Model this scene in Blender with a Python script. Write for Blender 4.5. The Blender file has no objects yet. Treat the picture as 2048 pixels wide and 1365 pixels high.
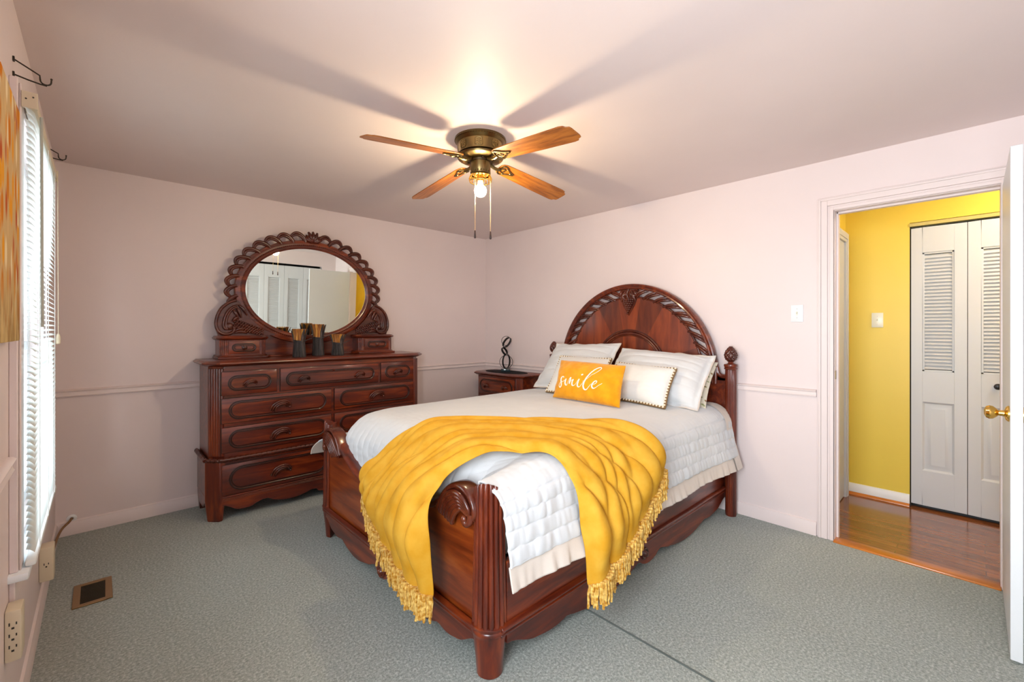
import bpy, bmesh, math, random
from mathutils import Vector, Matrix, noise

# ------------------------------------------------------------------ camera, world, lights, exposure
SC = bpy.context.scene
COL = SC.collection
R = math.radians
PI = math.pi
H = 2.44            # ceiling height
WX = -3.62          # window wall
FY = -4.9           # closet wall behind the camera
DOOR_L, DOOR_R, DOOR_H = -3.464, -4.178, 2.11

cam_d = bpy.data.cameras.new('camera')
cam = bpy.data.objects.new('camera', cam_d)
COL.objects.link(cam)
cam_d.sensor_width = 36.0
cam_d.lens = 873.296 / 2048 * 36.0
cam_d.shift_y = -(682.5 - 657.71) / 2048
cam_d.clip_start = 0.02
cam.location = (-3.4121, -4.0795, 1.3547)
cam.rotation_euler = (R(90), 0, R(46.625 - 90))
SC.camera = cam

SC.view_settings.view_transform = 'Standard'
SC.view_settings.look = 'None'
SC.view_settings.gamma = 1.0
SC.view_settings.use_curve_mapping = False
SC.view_settings.exposure = 0.62

world = bpy.data.worlds.new('World')
SC.world = world
world.use_nodes = True
bg = world.node_tree.nodes['Background']
bg.inputs['Color'].default_value = (0.80, 0.90, 1.0, 1)
bg.inputs['Strength'].default_value = 1.4


def area(name, loc, rot, sx, sy, power, color):
    d = bpy.data.lights.new(name, 'AREA')
    d.shape = 'RECTANGLE'
    d.size, d.size_y = sx, sy
    d.energy = power
    d.color = color
    o = bpy.data.objects.new(name, d)
    COL.objects.link(o)
    o.location = loc
    o.rotation_euler = rot
    return o


# daylight through the blind window, fill through an added, unseen window beside the camera
area('daylight_blind_window', (WX - 0.55, -1.5, 1.35), (0, R(-90), 0), 1.7, 1.1, 26, (0.86, 0.94, 1.0))
area('fill_side_window', (WX - 0.55, -3.85, 1.45), (0, R(-90), 0), 1.7, 1.3, 104, (0.88, 0.95, 1.0))
BULB_STRENGTH = 400.0
HALL_POWER = 55.0

# ------------------------------------------------------------------ mesh helpers
random.seed(4)
ORG = {}


class MB:
    def __init__(s):
        s.v, s.f, s.m, s.mi = [], [], [], 0

    def add(s, vs, fs, M=None):
        n = len(s.v)
        s.v += [tuple(M @ Vector(p)) if M is not None else tuple(p) for p in vs]
        for f in fs:
            s.f.append([i + n for i in f])
            s.m.append(s.mi)
        return s

    def box(s, x0, x1, y0, y1, z0, z1, M=None):
        vs = [(x, y, z) for x in (x0, x1) for y in (y0, y1) for z in (z0, z1)]
        return s.add(vs, [(0, 1, 3, 2), (4, 6, 7, 5), (0, 4, 5, 1), (2, 3, 7, 6), (0, 2, 6, 4), (1, 5, 7, 3)], M)

    def rbox(s, x0, x1, y0, y1, z0, z1, b=0.005, seg=2, M=None):
        bm = bmesh.new()
        bmesh.ops.create_cube(bm, size=1)
        bmesh.ops.scale(bm, vec=(x1 - x0, y1 - y0, z1 - z0), verts=bm.verts)
        bmesh.ops.translate(bm, vec=((x0 + x1) / 2, (y0 + y1) / 2, (z0 + z1) / 2), verts=bm.verts)
        bmesh.ops.bevel(bm, geom=bm.edges[:], offset=b, segments=seg, affect='EDGES', profile=0.5)
        bm.verts.index_update()
        s.add([v.co[:] for v in bm.verts], [[v.index for v in f.verts] for f in bm.faces], M)
        bm.free()
        return s

    def grid(s, P, wu=False, wv=False, cap=False):
        nu, nv = len(P), len(P[0])
        fs = []
        for i in range(nu if wu else nu - 1):
            for j in range(nv if wv else nv - 1):
                a, b = i, (i + 1) % nu
                c, d = j, (j + 1) % nv
                fs.append((a * nv + c, b * nv + c, b * nv + d, a * nv + d))
        if cap and wv:
            fs.append(list(range(nv))[::-1])
            fs.append([(nu - 1) * nv + j for j in range(nv)])
        return s.add([p for r in P for p in r], fs)

    def lathe(s, prof, n=24, M=None, cap=True):
        P = []
        for r, z in prof:
            row = []
            for k in range(n):
                a = 2 * PI * k / n
                q = Vector((r * math.cos(a), r * math.sin(a), z))
                row.append(tuple(M @ q) if M is not None else tuple(q))
            P.append(row)
        return s.grid(P, wv=True, cap=cap)

    def tube(s, path, r, n=8, closed=False, up=None, flat=1.0, cap=True, rope=None):
        """sweep a circle along path; r scalar or list; flat squashes along 'up'"""
        path = [Vector(p) for p in path]
        m = len(path)
        P = []
        N = None
        L = 0.0
        for i, p in enumerate(path):
            a = path[i - 1] if (i > 0 or closed) else p
            b = path[(i + 1) % m] if (i < m - 1 or closed) else p
            T = (b - a)
            T = T.normalized() if T.length > 1e-9 else Vector((0, 0, 1))
            if up is not None:
                N = Vector(up) - T * T.dot(Vector(up))
            elif N is None:
                N = T.orthogonal()
            else:
                N = N - T * T.dot(N)
            if N.length < 1e-6:
                N = T.orthogonal()
            N = N.normalized()
            B = T.cross(N)
            if i:
                L += (p - path[i - 1]).length
            rr = r[i] if isinstance(r, (list, tuple)) else r
            row = []
            for k in range(n):
                an = 2 * PI * k / n
                q = rr
                if rope:
                    q = rr * (0.62 + 0.46 * abs(math.cos(rope[0] * an / 2 - PI * L / rope[1])) ** 0.7)
                row.append(tuple(p + N * (q * flat * math.cos(an)) + B * (q * math.sin(an))))
            P.append(row)
        return s.grid(P, wu=closed, wv=True, cap=cap and not closed)

    def prism(s, poly, d0, d1, M=None):
        """extrude a 2-D outline (local x,y) from z=d0 to d1"""
        n = len(poly)
        vs = [(x, y, d0) for x, y in poly] + [(x, y, d1) for x, y in poly]
        fs = [list(range(n))[::-1], list(range(n, 2 * n))]
        fs += [(i, (i + 1) % n, n + (i + 1) % n, n + i) for i in range(n)]
        return s.add(vs, fs, M)

    def sphere(s, c, r, nu=8, nv=12, M=None):
        rx, ry, rz = r if isinstance(r, (tuple, list)) else (r, r, r)
        P = []
        for i in range(nu + 1):
            a = -PI / 2 + PI * i / nu
            P.append([(c[0] + rx * math.cos(a) * math.cos(2 * PI * k / nv), c[1] + ry * math.cos(a) * math.sin(2 * PI * k / nv),
                       c[2] + rz * math.sin(a)) for k in range(nv)])
        if M is not None:
            P = [[tuple(M @ Vector(q)) for q in row] for row in P]
        return s.grid(P, wv=True)

    def build(s, name, mats, parent=None, loc=(0, 0, 0), smooth=35, bevel=0.0, label=None, clean=True):
        me = bpy.data.meshes.new(name)
        org = Vector(ORG.get(parent.name, (0, 0, 0))) if parent is not None else Vector(loc)
        me.from_pydata([tuple(Vector(p) - org) for p in s.v], [], s.f)
        mats = mats if isinstance(mats, (list, tuple)) else [mats]
        for m in mats:
            me.materials.append(m)
        me.polygons.foreach_set('material_index', s.m)
        if clean:
            bm = bmesh.new()
            bm.from_mesh(me)
            bmesh.ops.remove_doubles(bm, verts=bm.verts, dist=1e-6)
            bmesh.ops.recalc_face_normals(bm, faces=bm.faces)
            bm.to_mesh(me)
            bm.free()
        if smooth:
            me.polygons.foreach_set('use_smooth', [True] * len(me.polygons))
            me.set_sharp_from_angle(angle=R(smooth))
        me.update()
        o = bpy.data.objects.new(name, me)
        COL.objects.link(o)
        if parent is not None:
            o.parent = parent
        else:
            o.location = org
        ORG[o.name] = tuple(org)
        if bevel:
            b = o.modifiers.new('bevel', 'BEVEL')
            b.width = bevel
            b.segments = 2
            b.limit_method = 'ANGLE'
            b.angle_limit = R(40)
        if label:
            o['label'] = label
        return o


def frame(o, x, y):
    x, y = Vector(x).normalized(), Vector(y)
    z = x.cross(y).normalized()
    y = z.cross(x)
    M = Matrix((x, y, z)).transposed().to_4x4()
    M.translation = Vector(o)
    return M


def tag(o, label, cat, group=None, kind=None):
    o['label'] = label
    o['category'] = cat
    if group:
        o['group'] = group
    if kind:
        o['kind'] = kind
    return o


def thing(name, loc, label, cat, group=None):
    o = bpy.data.objects.new(name, None)
    COL.objects.link(o)
    o.location = loc
    o.empty_display_size = 0.1
    ORG[o.name] = tuple(loc)
    return tag(o, label, cat, group)


def struct(name, mb, mat, label, cat, parent=None, **kw):
    o = mb.build(name, mat, parent, **kw)
    o['kind'] = 'structure'
    if parent is None:
        tag(o, label, cat)
    return o


def dup(root, loc, rotz, label):
    def copy(o, par):
        c = o.copy()
        COL.objects.link(c)
        c.parent = par
        for ch in [q for q in bpy.data.objects if q.parent == o and q.name not in made]:
            made.add(ch.name)
            made.add(copy(ch, c).name)
        return c
    made = set()
    kids = [q for q in bpy.data.objects if q.parent == root]
    r = root.copy()
    COL.objects.link(r)
    r.location = loc
    r.rotation_euler = (0, 0, rotz)
    r['label'] = label
    for k in kids:
        copy(k, r)
    return r


def catmull(pts, m):
    pts = [Vector(p) for p in pts]
    out = []
    n = len(pts)
    for i in range(n - 1):
        p0 = pts[i - 1] if i else pts[0] * 2 - pts[1]
        p1, p2 = pts[i], pts[i + 1]
        p3 = pts[i + 2] if i + 2 < n else pts[-1] * 2 - pts[-2]
        for k in range(m):
            t = k / m
            out.append(0.5 * ((2 * p1) + (p2 - p0) * t + (2 * p0 - 5 * p1 + 4 * p2 - p3) * t * t + (3 * p1 - p0 - 3 * p2 + p3) * t ** 3))
    out.append(pts[-1])
    return out


def arc(c, r, a0, a1, n, ax=(1, 0, 0), ay=(0, 0, 1), ry=None):
    c, ax, ay = Vector(c), Vector(ax), Vector(ay)
    ry = r if ry is None else ry
    return [c + ax * (r * math.cos(a0 + (a1 - a0) * i / n)) + ay * (ry * math.sin(a0 + (a1 - a0) * i / n)) for i in range(n + 1)]


def smooth01(x):
    x = max(0.0, min(1.0, x))
    return x * x * (3 - 2 * x)


def nz(x, y, z=0.0):
    return noise.noise(Vector((x, y, z)))


# ------------------------------------------------------------------ materials
def mat(name, col, rough=0.5, metal=0.0, coat=0.0, spec=0.5, sheen=0.0, emit=None, estr=0.0):
    m = bpy.data.materials.new(name)
    m.use_nodes = True
    b = m.node_tree.nodes['Principled BSDF']
    b.inputs['Base Color'].default_value = (*col, 1)
    b.inputs['Roughness'].default_value = rough
    b.inputs['Metallic'].default_value = metal
    b.inputs['Coat Weight'].default_value = coat
    b.inputs['Coat Roughness'].default_value = 0.12
    b.inputs['Specular IOR Level'].default_value = spec
    b.inputs['Sheen Weight'].default_value = sheen
    if emit:
        b.inputs['Emission Color'].default_value = (*emit, 1)
        b.inputs['Emission Strength'].default_value = estr
    return m


def nodes(m):
    nt = m.node_tree
    return nt, nt.nodes['Principled BSDF'], nt.nodes.new, nt.links.new


def tex_noise(m, scale, detail=4, rough=0.5, stretch=(1, 1, 1), rot=(0, 0, 0), dist=0.0):
    nt, b, N, L = nodes(m)
    tc = N('ShaderNodeTexCoord')
    mp = N('ShaderNodeMapping')
    mp.inputs['Scale'].default_value = stretch
    mp.inputs['Rotation'].default_value = rot
    t = N('ShaderNodeTexNoise')
    t.inputs['Scale'].default_value = scale
    t.inputs['Detail'].default_value = detail
    t.inputs['Roughness'].default_value = rough
    t.inputs['Distortion'].default_value = dist
    L(tc.outputs['Object'], mp.inputs['Vector'])
    L(mp.outputs['Vector'], t.inputs['Vector'])
    return t


def ramp(m, src, stops, to='Base Color'):
    nt, b, N, L = nodes(m)
    r = N('ShaderNodeValToRGB')
    e = r.color_ramp.elements
    while len(e) < len(stops):
        e.new(0.5)
    for k, (p, c) in enumerate(stops):
        e[k].position = p
        e[k].color = (*c, 1)
    L(src, r.inputs['Fac'])
    if to:
        L(r.outputs['Color'], b.inputs[to])
    return r


def bump(m, src, strength, dist=0.01):
    nt, b, N, L = nodes(m)
    n = N('ShaderNodeBump')
    n.inputs['Strength'].default_value = strength
    n.inputs['Distance'].default_value = dist
    L(src, n.inputs['Height'])
    L(n.outputs['Normal'], b.inputs['Normal'])
    return n


def paint(name, col, rough=0.45, var=0.03, bs=0.05, spec=0.4):
    m = mat(name, col, rough, spec=spec)
    t = tex_noise(m, 1.3, 5)
    ramp(m, t.outputs['Fac'], [(0.3, tuple(c * (1 - var) for c in col)), (0.7, tuple(min(1, c * (1 + var)) for c in col))])
    t2 = tex_noise(m, 130, 3)
    bump(m, t2.outputs['Fac'], bs, 0.004)
    return m


def wood(name, dark, mid, light, axis, rough=0.30, coat=0.35, scale=7.0, stretch=9.0, bs=0.03):
    m = mat(name, mid, rough, coat=coat)
    st = [stretch] * 3
    st[axis] = 1.0
    t = tex_noise(m, scale / 3, 6, 0.6, tuple(st), dist=0.6)
    ramp(m, t.outputs['Fac'], [(0.28, dark), (0.5, mid), (0.74, light)])
    if bs:
        bump(m, t.outputs['Fac'], bs, 0.003)
    return m


M_WALL = paint('pink_wall_paint', (0.81, 0.695, 0.68), 0.42)
M_CEIL = paint('mauve_ceiling_paint', (0.80, 0.68, 0.655), 0.5, spec=0.25)
M_TRIM = paint('pink_trim_paint', (0.81, 0.70, 0.68), 0.35)
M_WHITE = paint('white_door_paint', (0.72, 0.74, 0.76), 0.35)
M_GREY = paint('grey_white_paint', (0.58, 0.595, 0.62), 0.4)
M_YELLOW = paint('yellow_wall_paint', (0.78, 0.58, 0.075), 0.4)
M_BASEW = paint('white_baseboard_paint', (0.78, 0.77, 0.76), 0.4)
M_DARK = mat('dark_gap', (0.012, 0.010, 0.010), 0.8)
CD, CM, CL = (0.036, 0.006, 0.004), (0.125, 0.0165, 0.005), (0.30, 0.052, 0.009)
M_CHX = wood('cherry_along_x', CD, CM, CL, 0)
M_CHY = wood('cherry_along_y', CD, CM, CL, 1)
M_CHZ = wood('cherry_along_z', CD, CM, CL, 2)
M_CHD = wood('cherry_carved', (0.03, 0.006, 0.004), (0.085, 0.014, 0.006), (0.16, 0.032, 0.010), 0, rough=0.25, stretch=3.0)
M_CHF = wood('cherry_footboard_lit', (0.07, 0.010, 0.003), (0.21, 0.034, 0.006), (0.36, 0.080, 0.012), 1, rough=0.28)  # cherry brightened for the footboard panel, its lit look put into the colour
M_CHV1 = wood('cherry_veneer_bright', (0.10, 0.016, 0.006), (0.20, 0.034, 0.010), (0.32, 0.065, 0.015), 2, rough=0.3, stretch=6)
M_CHV2 = wood('cherry_veneer_dark', (0.05, 0.010, 0.006), (0.12, 0.022, 0.009), (0.20, 0.04, 0.012), 2, rough=0.3, stretch=6)
M_CHB = mat('dark_furniture_back', (0.02, 0.006, 0.004), 0.5)
M_OAK = wood('oak_fan_blade', (0.12, 0.028, 0.003), (0.33, 0.100, 0.010), (0.47, 0.17, 0.020), 0, rough=0.38, coat=0.2, scale=9, stretch=14)
M_SILL = wood('orange_oak_threshold', (0.36, 0.10, 0.012), (0.55, 0.17, 0.02), (0.68, 0.25, 0.04), 1, rough=0.25)
M_BRASS = mat('antique_brass', (0.22, 0.155, 0.065), 0.32, 1.0)
M_BRASSD = mat('dark_antique_brass', (0.10, 0.07, 0.035), 0.4, 1.0)
M_GOLD = mat('bright_brass', (0.80, 0.52, 0.13), 0.16, 1.0)
M_STEEL = mat('steel', (0.55, 0.53, 0.5), 0.3, 1.0)
M_BRONZE = mat('dark_bronze_metal', (0.06, 0.05, 0.04), 0.4, 0.8)
M_BLACK = mat('black_metal', (0.012, 0.011, 0.011), 0.35, 0.2)
M_MIRROR = mat('mirror_glass', (0.90, 0.94, 0.86), 0.01, 1.0)
M_BULB = mat('lit_bulb', (1, 1, 1), 0.3, emit=(1.0, 0.80, 0.50), estr=BULB_STRENGTH)
M_CREAM = mat('cream_plastic', (0.72, 0.62, 0.45), 0.35)
M_WPLAS = mat('white_plastic', (0.82, 0.84, 0.86), 0.3)
M_IVORY = mat('ivory_plastic', (0.80, 0.78, 0.66), 0.3)
M_SLOT = mat('dark_slot', (0.03, 0.025, 0.02), 0.6)
M_CHAIN = mat('brass_chain', (0.75, 0.55, 0.30), 0.3, 0.8)
M_VINYL = mat('white_vinyl', (0.86, 0.90, 0.90), 0.4)
M_WINW = mat('window_vinyl', (0.84, 0.88, 0.92), 0.35)
M_WIRE = mat('brown_cable', (0.25, 0.12, 0.035), 0.5)

# blind slats let some daylight through
M_SLAT = mat('blind_slat', (0.84, 0.88, 0.86), 0.4)
nt, b, N, L = nodes(M_SLAT)
tr = N('ShaderNodeBsdfTranslucent')
tr.inputs['Color'].default_value = (0.86, 0.95, 0.95, 1)
mx = N('ShaderNodeMixShader')
mx.inputs['Fac'].default_value = 0.35
L(b.outputs[0], mx.inputs[1])
L(tr.outputs[0], mx.inputs[2])
L(mx.outputs[0], nt.nodes['Material Output'].inputs['Surface'])

# window pane: clear glass with a faint reflection
M_PANE = bpy.data.materials.new('window_glass')
M_PANE.use_nodes = True
nt = M_PANE.node_tree
nt.nodes.remove(nt.nodes['Principled BSDF'])
tp = nt.nodes.new('ShaderNodeBsdfTransparent')
gl = nt.nodes.new('ShaderNodeBsdfGlossy')
gl.inputs['Roughness'].default_value = 0.02
mx = nt.nodes.new('ShaderNodeMixShader')
mx.inputs['Fac'].default_value = 0.07
nt.links.new(tp.outputs[0], mx.inputs[1])
nt.links.new(gl.outputs[0], mx.inputs[2])
nt.links.new(mx.outputs[0], nt.nodes['Material Output'].inputs['Surface'])

# carpet
M_CARPET = mat('grey_green_carpet', (0.2, 0.24, 0.22), 0.95, spec=0.1, sheen=0.25)
t = tex_noise(M_CARPET, 95, 4, 0.75, (1, 1, 1))
t2 = tex_noise(M_CARPET, 1.1, 4, 0.5)
nt, b, N, L = nodes(M_CARPET)
r1 = ramp(M_CARPET, t.outputs['Fac'], [(0.30, (0.205, 0.232, 0.205)), (0.5, (0.41, 0.455, 0.42)), (0.68, (0.72, 0.76, 0.72))], None)
r2 = ramp(M_CARPET, t2.outputs['Fac'], [(0.3, (0.86, 0.86, 0.85)), (0.7, (1.0, 1.0, 1.0))], None)
mm = N('ShaderNodeMixRGB')
mm.blend_type = 'MULTIPLY'
mm.inputs['Fac'].default_value = 1.0
L(r1.outputs['Color'], mm.inputs['Color1'])
L(r2.outputs['Color'], mm.inputs['Color2'])
L(mm.outputs['Color'], b.inputs['Base Color'])
bump(M_CARPET, t.outputs['Fac'], 0.9, 0.012)

# hall strip floor
M_HFLOOR = mat('hall_oak_floor', (0.2, 0.06, 0.02), 0.16, coat=0.5)
nt, b, N, L = nodes(M_HFLOOR)
tc = N('ShaderNodeTexCoord')
mp = N('ShaderNodeMapping')
mp.inputs['Rotation'].default_value = (0, 0, R(90))
br = N('ShaderNodeTexBrick')
br.inputs['Scale'].default_value = 1.0
br.inputs['Brick Width'].default_value = 0.75
br.inputs['Row Height'].default_value = 0.057
br.inputs['Mortar Size'].default_value = 0.0012
br.inputs['Color1'].default_value = (0.34, 0.115, 0.034, 1)
br.inputs['Color2'].default_value = (0.20, 0.062, 0.020, 1)
br.inputs['Mortar'].default_value = (0.06, 0.018, 0.008, 1)
L(tc.outputs['Object'], mp.inputs['Vector'])
L(mp.outputs['Vector'], br.inputs['Vector'])
g = tex_noise(M_HFLOOR, 3, 5, 0.6, (14, 1, 1))
rg = ramp(M_HFLOOR, g.outputs['Fac'], [(0.3, (0.62, 0.58, 0.55)), (0.7, (1.1, 1.1, 1.1))], None)
mm = N('ShaderNodeMixRGB')
mm.blend_type = 'MULTIPLY'
mm.inputs['Fac'].default_value = 1.0
L(br.outputs['Color'], mm.inputs['Color1'])
L(rg.outputs['Color'], mm.inputs['Color2'])
L(mm.outputs['Color'], b.inputs['Base Color'])


def fabric(name, c0, c1, scale=250, rough=0.9, sheen=0.3, bs=0.25, var_scale=3):
    m = mat(name, c0, rough, spec=0.15, sheen=sheen)
    t = tex_noise(m, var_scale, 5)
    ramp(m, t.outputs['Fac'], [(0.35, c0), (0.65, c1)])
    t2 = tex_noise(m, scale, 2)
    bump(m, t2.outputs['Fac'], bs, 0.002)
    return m


M_QUILT = fabric('white_quilt_cotton', (0.61, 0.635, 0.66), (0.67, 0.69, 0.71), 300)
M_QTRIM = fabric('beige_quilt_trim', (0.66, 0.58, 0.51), (0.72, 0.64, 0.57), 300)
M_THROW = fabric('yellow_plush', (0.60, 0.295, 0.018), (0.68, 0.38, 0.045), 120, 0.85, 0.0, 0.15, 13)
M_FRINGE = fabric('yellow_fringe_yarn', (0.46, 0.19, 0.006), (0.86, 0.60, 0.18), 60, 0.9, 0.1, 0.3, 75)
M_ORANGE = fabric('orange_chenille', (0.74, 0.30, 0.006), (0.86, 0.38, 0.010), 90, 0.9, 0.3, 0.3, 14)
M_SHAM = fabric('white_sham_cotton', (0.68, 0.70, 0.71), (0.74, 0.75, 0.76), 300)
M_CUSH = fabric('white_cushion_cotton', (0.78, 0.78, 0.75), (0.83, 0.83, 0.80), 300)
M_BEADB = mat('brown_braid', (0.22, 0.13, 0.05), 0.7)
M_BEAD = mat('cream_bead', (0.85, 0.76, 0.60), 0.4)
M_THREAD = mat('white_lettering', (0.88, 0.84, 0.78), 0.7)

M_FLORAL = fabric('floral_pillow_cotton', (0.70, 0.62, 0.50), (0.78, 0.72, 0.60), 300)
nt, b, N, L = nodes(M_FLORAL)
vo = N('ShaderNodeTexVoronoi')
vo.inputs['Scale'].default_value = 11
rv = ramp(M_FLORAL, vo.outputs['Distance'], [(0.12, (0.34, 0.05, 0.06)), (0.22, (0.30, 0.34, 0.14)), (0.34, (0.74, 0.67, 0.54))])

M_REED = mat('dark_twig_bundle', (0.03, 0.025, 0.024), 0.7)
t = tex_noise(M_REED, 60, 4, 0.6, (1, 1, 0.08))
ramp(M_REED, t.outputs['Fac'], [(0.35, (0.012, 0.010, 0.011)), (0.6, (0.06, 0.05, 0.05)), (0.75, (0.17, 0.13, 0.11))])
bump(M_REED, t.outputs['Fac'], 0.8, 0.006)
M_WAX = mat('amber_wax_twigs', (0.5, 0.18, 0.02), 0.5)
t = tex_noise(M_WAX, 60, 4, 0.6, (1, 1, 0.08))
ramp(M_WAX, t.outputs['Fac'], [(0.32, (0.10, 0.03, 0.01)), (0.5, (0.42, 0.15, 0.025)), (0.72, (0.85, 0.48, 0.09))])
bump(M_WAX, t.outputs['Fac'], 0.7, 0.006)

# leaf-pattern canvas
M_CANVAS = mat('leaf_pattern_canvas', (0.6, 0.3, 0.1), 0.9, spec=0.05)
nt, b, N, L = nodes(M_CANVAS)
tc = N('ShaderNodeTexCoord')
mp = N('ShaderNodeMapping')
mp.inputs['Scale'].default_value = (1, 15, 6.6)
mp.inputs['Rotation'].default_value = (R(4), 0, 0)
vo = N('ShaderNodeTexVoronoi')
vo.inputs['Scale'].default_value = 1.6
vo.inputs['Randomness'].default_value = 0.85
L(tc.outputs['Object'], mp.inputs['Vector'])
L(mp.outputs['Vector'], vo.inputs['Vector'])
sp = N('ShaderNodeSeparateColor')
L(vo.outputs['Color'], sp.inputs['Color'])
rc = ramp(M_CANVAS, sp.outputs['Red'], [(0.0, (0.62, 0.20, 0.02)), (0.2, (0.78, 0.34, 0.03)), (0.38, (0.50, 0.10, 0.03)), (0.55, (0.72, 0.50, 0.24)),
                                         (0.7, (0.70, 0.27, 0.03)), (0.85, (0.82, 0.68, 0.42)), (1.0, (0.42, 0.10, 0.04))], None)
rc.color_ramp.interpolation = 'CONSTANT'
rd = ramp(M_CANVAS, vo.outputs['Distance'], [(0.35, (0, 0, 0)), (0.62, (1, 1, 1))], None)
mm = N('ShaderNodeMixRGB')
L(rd.outputs['Color'], mm.inputs['Fac'])
L(rc.outputs['Color'], mm.inputs['Color1'])
mm.inputs['Color2'].default_value = (0.62, 0.42, 0.20, 1)
# the lower band of the canvas is plain straw-coloured
sx = N('ShaderNodeSeparateXYZ')
L(tc.outputs['Object'], sx.inputs[0])
mr = N('ShaderNodeMapRange')
mr.inputs['From Min'].default_value = -0.32
mr.inputs['From Max'].default_value = -0.12
L(sx.outputs['Z'], mr.inputs['Value'])
m2 = N('ShaderNodeMixRGB')
L(mr.outputs[0], m2.inputs['Fac'])
st = tex_noise(M_CANVAS, 9, 4, 0.6, (1, 4, 1))
rs = ramp(M_CANVAS, st.outputs['Fac'], [(0.35, (0.34, 0.20, 0.07)), (0.6, (0.66, 0.48, 0.22))], None)
L(rs.outputs['Color'], m2.inputs['Color1'])
L(mm.outputs['Color'], m2.inputs['Color2'])
L(m2.outputs['Color'], b.inputs['Base Color'])

# ------------------------------------------------------------------ room shell
T = 0.12
mb = MB(); mb.box(WX - T, 0.0, FY - 0.75, T, -0.06, 0)
struct('floor', mb, M_CARPET, 'grey-green carpet covering the bedroom floor', 'floor')
mb = MB(); mb.box(WX - T, 1.3, -7.0, T, H, H + 0.06)
struct('ceiling', mb, M_CEIL, 'mauve painted ceiling with fan blade shadows', 'ceiling')
mb = MB(); mb.box(WX - T, T, 0, T, 0, H)
struct('wall_back', mb, M_WALL, 'pink wall behind the dresser and mirror', 'wall')
mb = MB()
mb.box(0, T, DOOR_L, 0, 0, H); mb.box(0, T, DOOR_R, DOOR_L, DOOR_H, H); mb.box(0, T, FY - 0.75, DOOR_R, 0, H)
struct('wall_right', mb, M_WALL, 'pale pink wall behind the headboard with the open doorway', 'wall')
W1 = (-1.90, -1.10, 0.60, 2.06)   # window behind the blind: y0,y1,z0,z1
W2 = (-4.45, -3.25, 0.60, 2.10)   # unseen window added beside the camera for fill light
mb = MB()
ys = [FY - T, W2[0], W2[1], W1[0], W1[1], 0]
mb.box(WX - T, WX, ys[0], ys[1], 0, H); mb.box(WX - T, WX, ys[2], ys[3], 0, H); mb.box(WX - T, WX, ys[4], ys[5], 0, H)
for w in (W1, W2):
    mb.box(WX - T, WX, w[0], w[1], 0, w[2]); mb.box(WX - T, WX, w[0], w[1], w[3], H)
struct('wall_left', mb, M_WALL, 'pink window wall along the left edge', 'wall')
# closet wall behind the camera, with a window near the left corner and the closet opening
CX0, CX1, CZ = -1.60, -0.26, 2.19
mb = MB()
mb.box(WX - T, CX0, FY - T, FY, 0, H); mb.box(CX0, CX1, FY - T, FY, CZ, H); mb.box(CX1, 0, FY - T, FY, 0, H)
struct('wall_front', mb, M_WALL, 'pink closet wall behind the camera, seen in the mirror', 'wall')
mb = MB()
mb.box(CX0 - 0.1, CX1 + 0.1, FY - 0.75, FY - 0.70, 0, H); mb.box(CX0 - 0.1, CX0 - 0.05, FY - 0.70, FY - T, 0, H); mb.box(CX1 + 0.05, CX1 + 0.1, FY - 0.70, FY - T, 0, H)
struct('wall_closet', mb, M_DARK, 'dark inside of the closet seen in the mirror', 'wall')


def window(name, w, plane, axis, label):
    """white double-hung window set in a wall opening; axis 'x' = left wall, 'y' = front wall"""
    a0, a1, z0, z1 = w
    mid = (z0 + z1) / 2 - 0.05
    d0, d1 = plane - 0.085, plane - 0.03

    def bx(mb, p0, p1, q0, q1, e0, e1):
        if axis == 'x':
            mb.box(e0, e1, p0, p1, q0, q1)
        else:
            mb.box(p0, p1, e0, e1, q0, q1)
    t = 0.045
    mb = MB()
    for s in ((a0, a0 + t, z0, z1), (a1 - t, a1, z0, z1), (a0 + t, a1 - t, z0, z0 + t), (a0 + t, a1 - t, z1 - t, z1), (a0 + t, a1 - t, mid - 0.02, mid + 0.02)):
        bx(mb, *s, d0, d1)
    o = struct(name, mb, M_WINW, label, 'window')
    g = MB(); bx(g, a0 + t, a1 - t, z0 + t, z1 - t, d0 + 0.02, d0 + 0.024)
    g.build('pane', M_PANE, o)
    return o


window('window_1', W1, WX, 'x', 'white framed window behind the mini blind')
window('window_added', W2, WX, 'x', 'unseen white framed window added beside the camera for fill light')


def ledge_profile(mb, p0, p1, nrm, prof):
    """straight moulding from p0 to p1 (horizontal); prof = (out, z) outline"""
    p0, p1, nrm = Vector(p0), Vector(p1), Vector(nrm)
    P = [[tuple(p + nrm * o + Vector((0, 0, z))) for o, z in prof] for p in (p0, p1)]
    mb.grid(P, wv=True, cap=True)


RAIL = [(0, 0.908), (0.014, 0.908), (0.016, 0.914), (0.012, 0.920), (0.012, 0.938), (0.018, 0.942), (0.020, 0.948), (0.012, 0.954), (0, 0.956)]
BASE = [(0, 0.0), (0.014, 0.0), (0.014, 0.072), (0.009, 0.080), (0.009, 0.086), (0, 0.092)]
mb = MB(); ledge_profile(mb, (WX, 0, 0), (0, 0, 0), (0, -1, 0), RAIL)
struct('trim_1', mb, M_TRIM, 'pink chair rail on the wall behind the dresser', 'chair rail')
mb = MB(); ledge_profile(mb, (0, 0, 0), (0, -3.372, 0), (-1, 0, 0), RAIL)
struct('trim_2', mb, M_TRIM, 'pink chair rail on the wall behind the headboard', 'chair rail')
mb = MB(); ledge_profile(mb, (WX, -2.02, 0), (WX, -2.40, 0), (1, 0, 0), RAIL)
struct('trim_3', mb, M_TRIM, 'pink chair rail ending at the window casing', 'chair rail')
mb = MB(); ledge_profile(mb, (WX, 0, 0), (0, 0, 0), (0, -1, 0), BASE)
struct('baseboard_back', mb, M_TRIM, 'pink baseboard under the dresser wall', 'baseboard')
mb = MB(); ledge_profile(mb, (0, 0, 0), (0, -3.372, 0), (-1, 0, 0), BASE)
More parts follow.
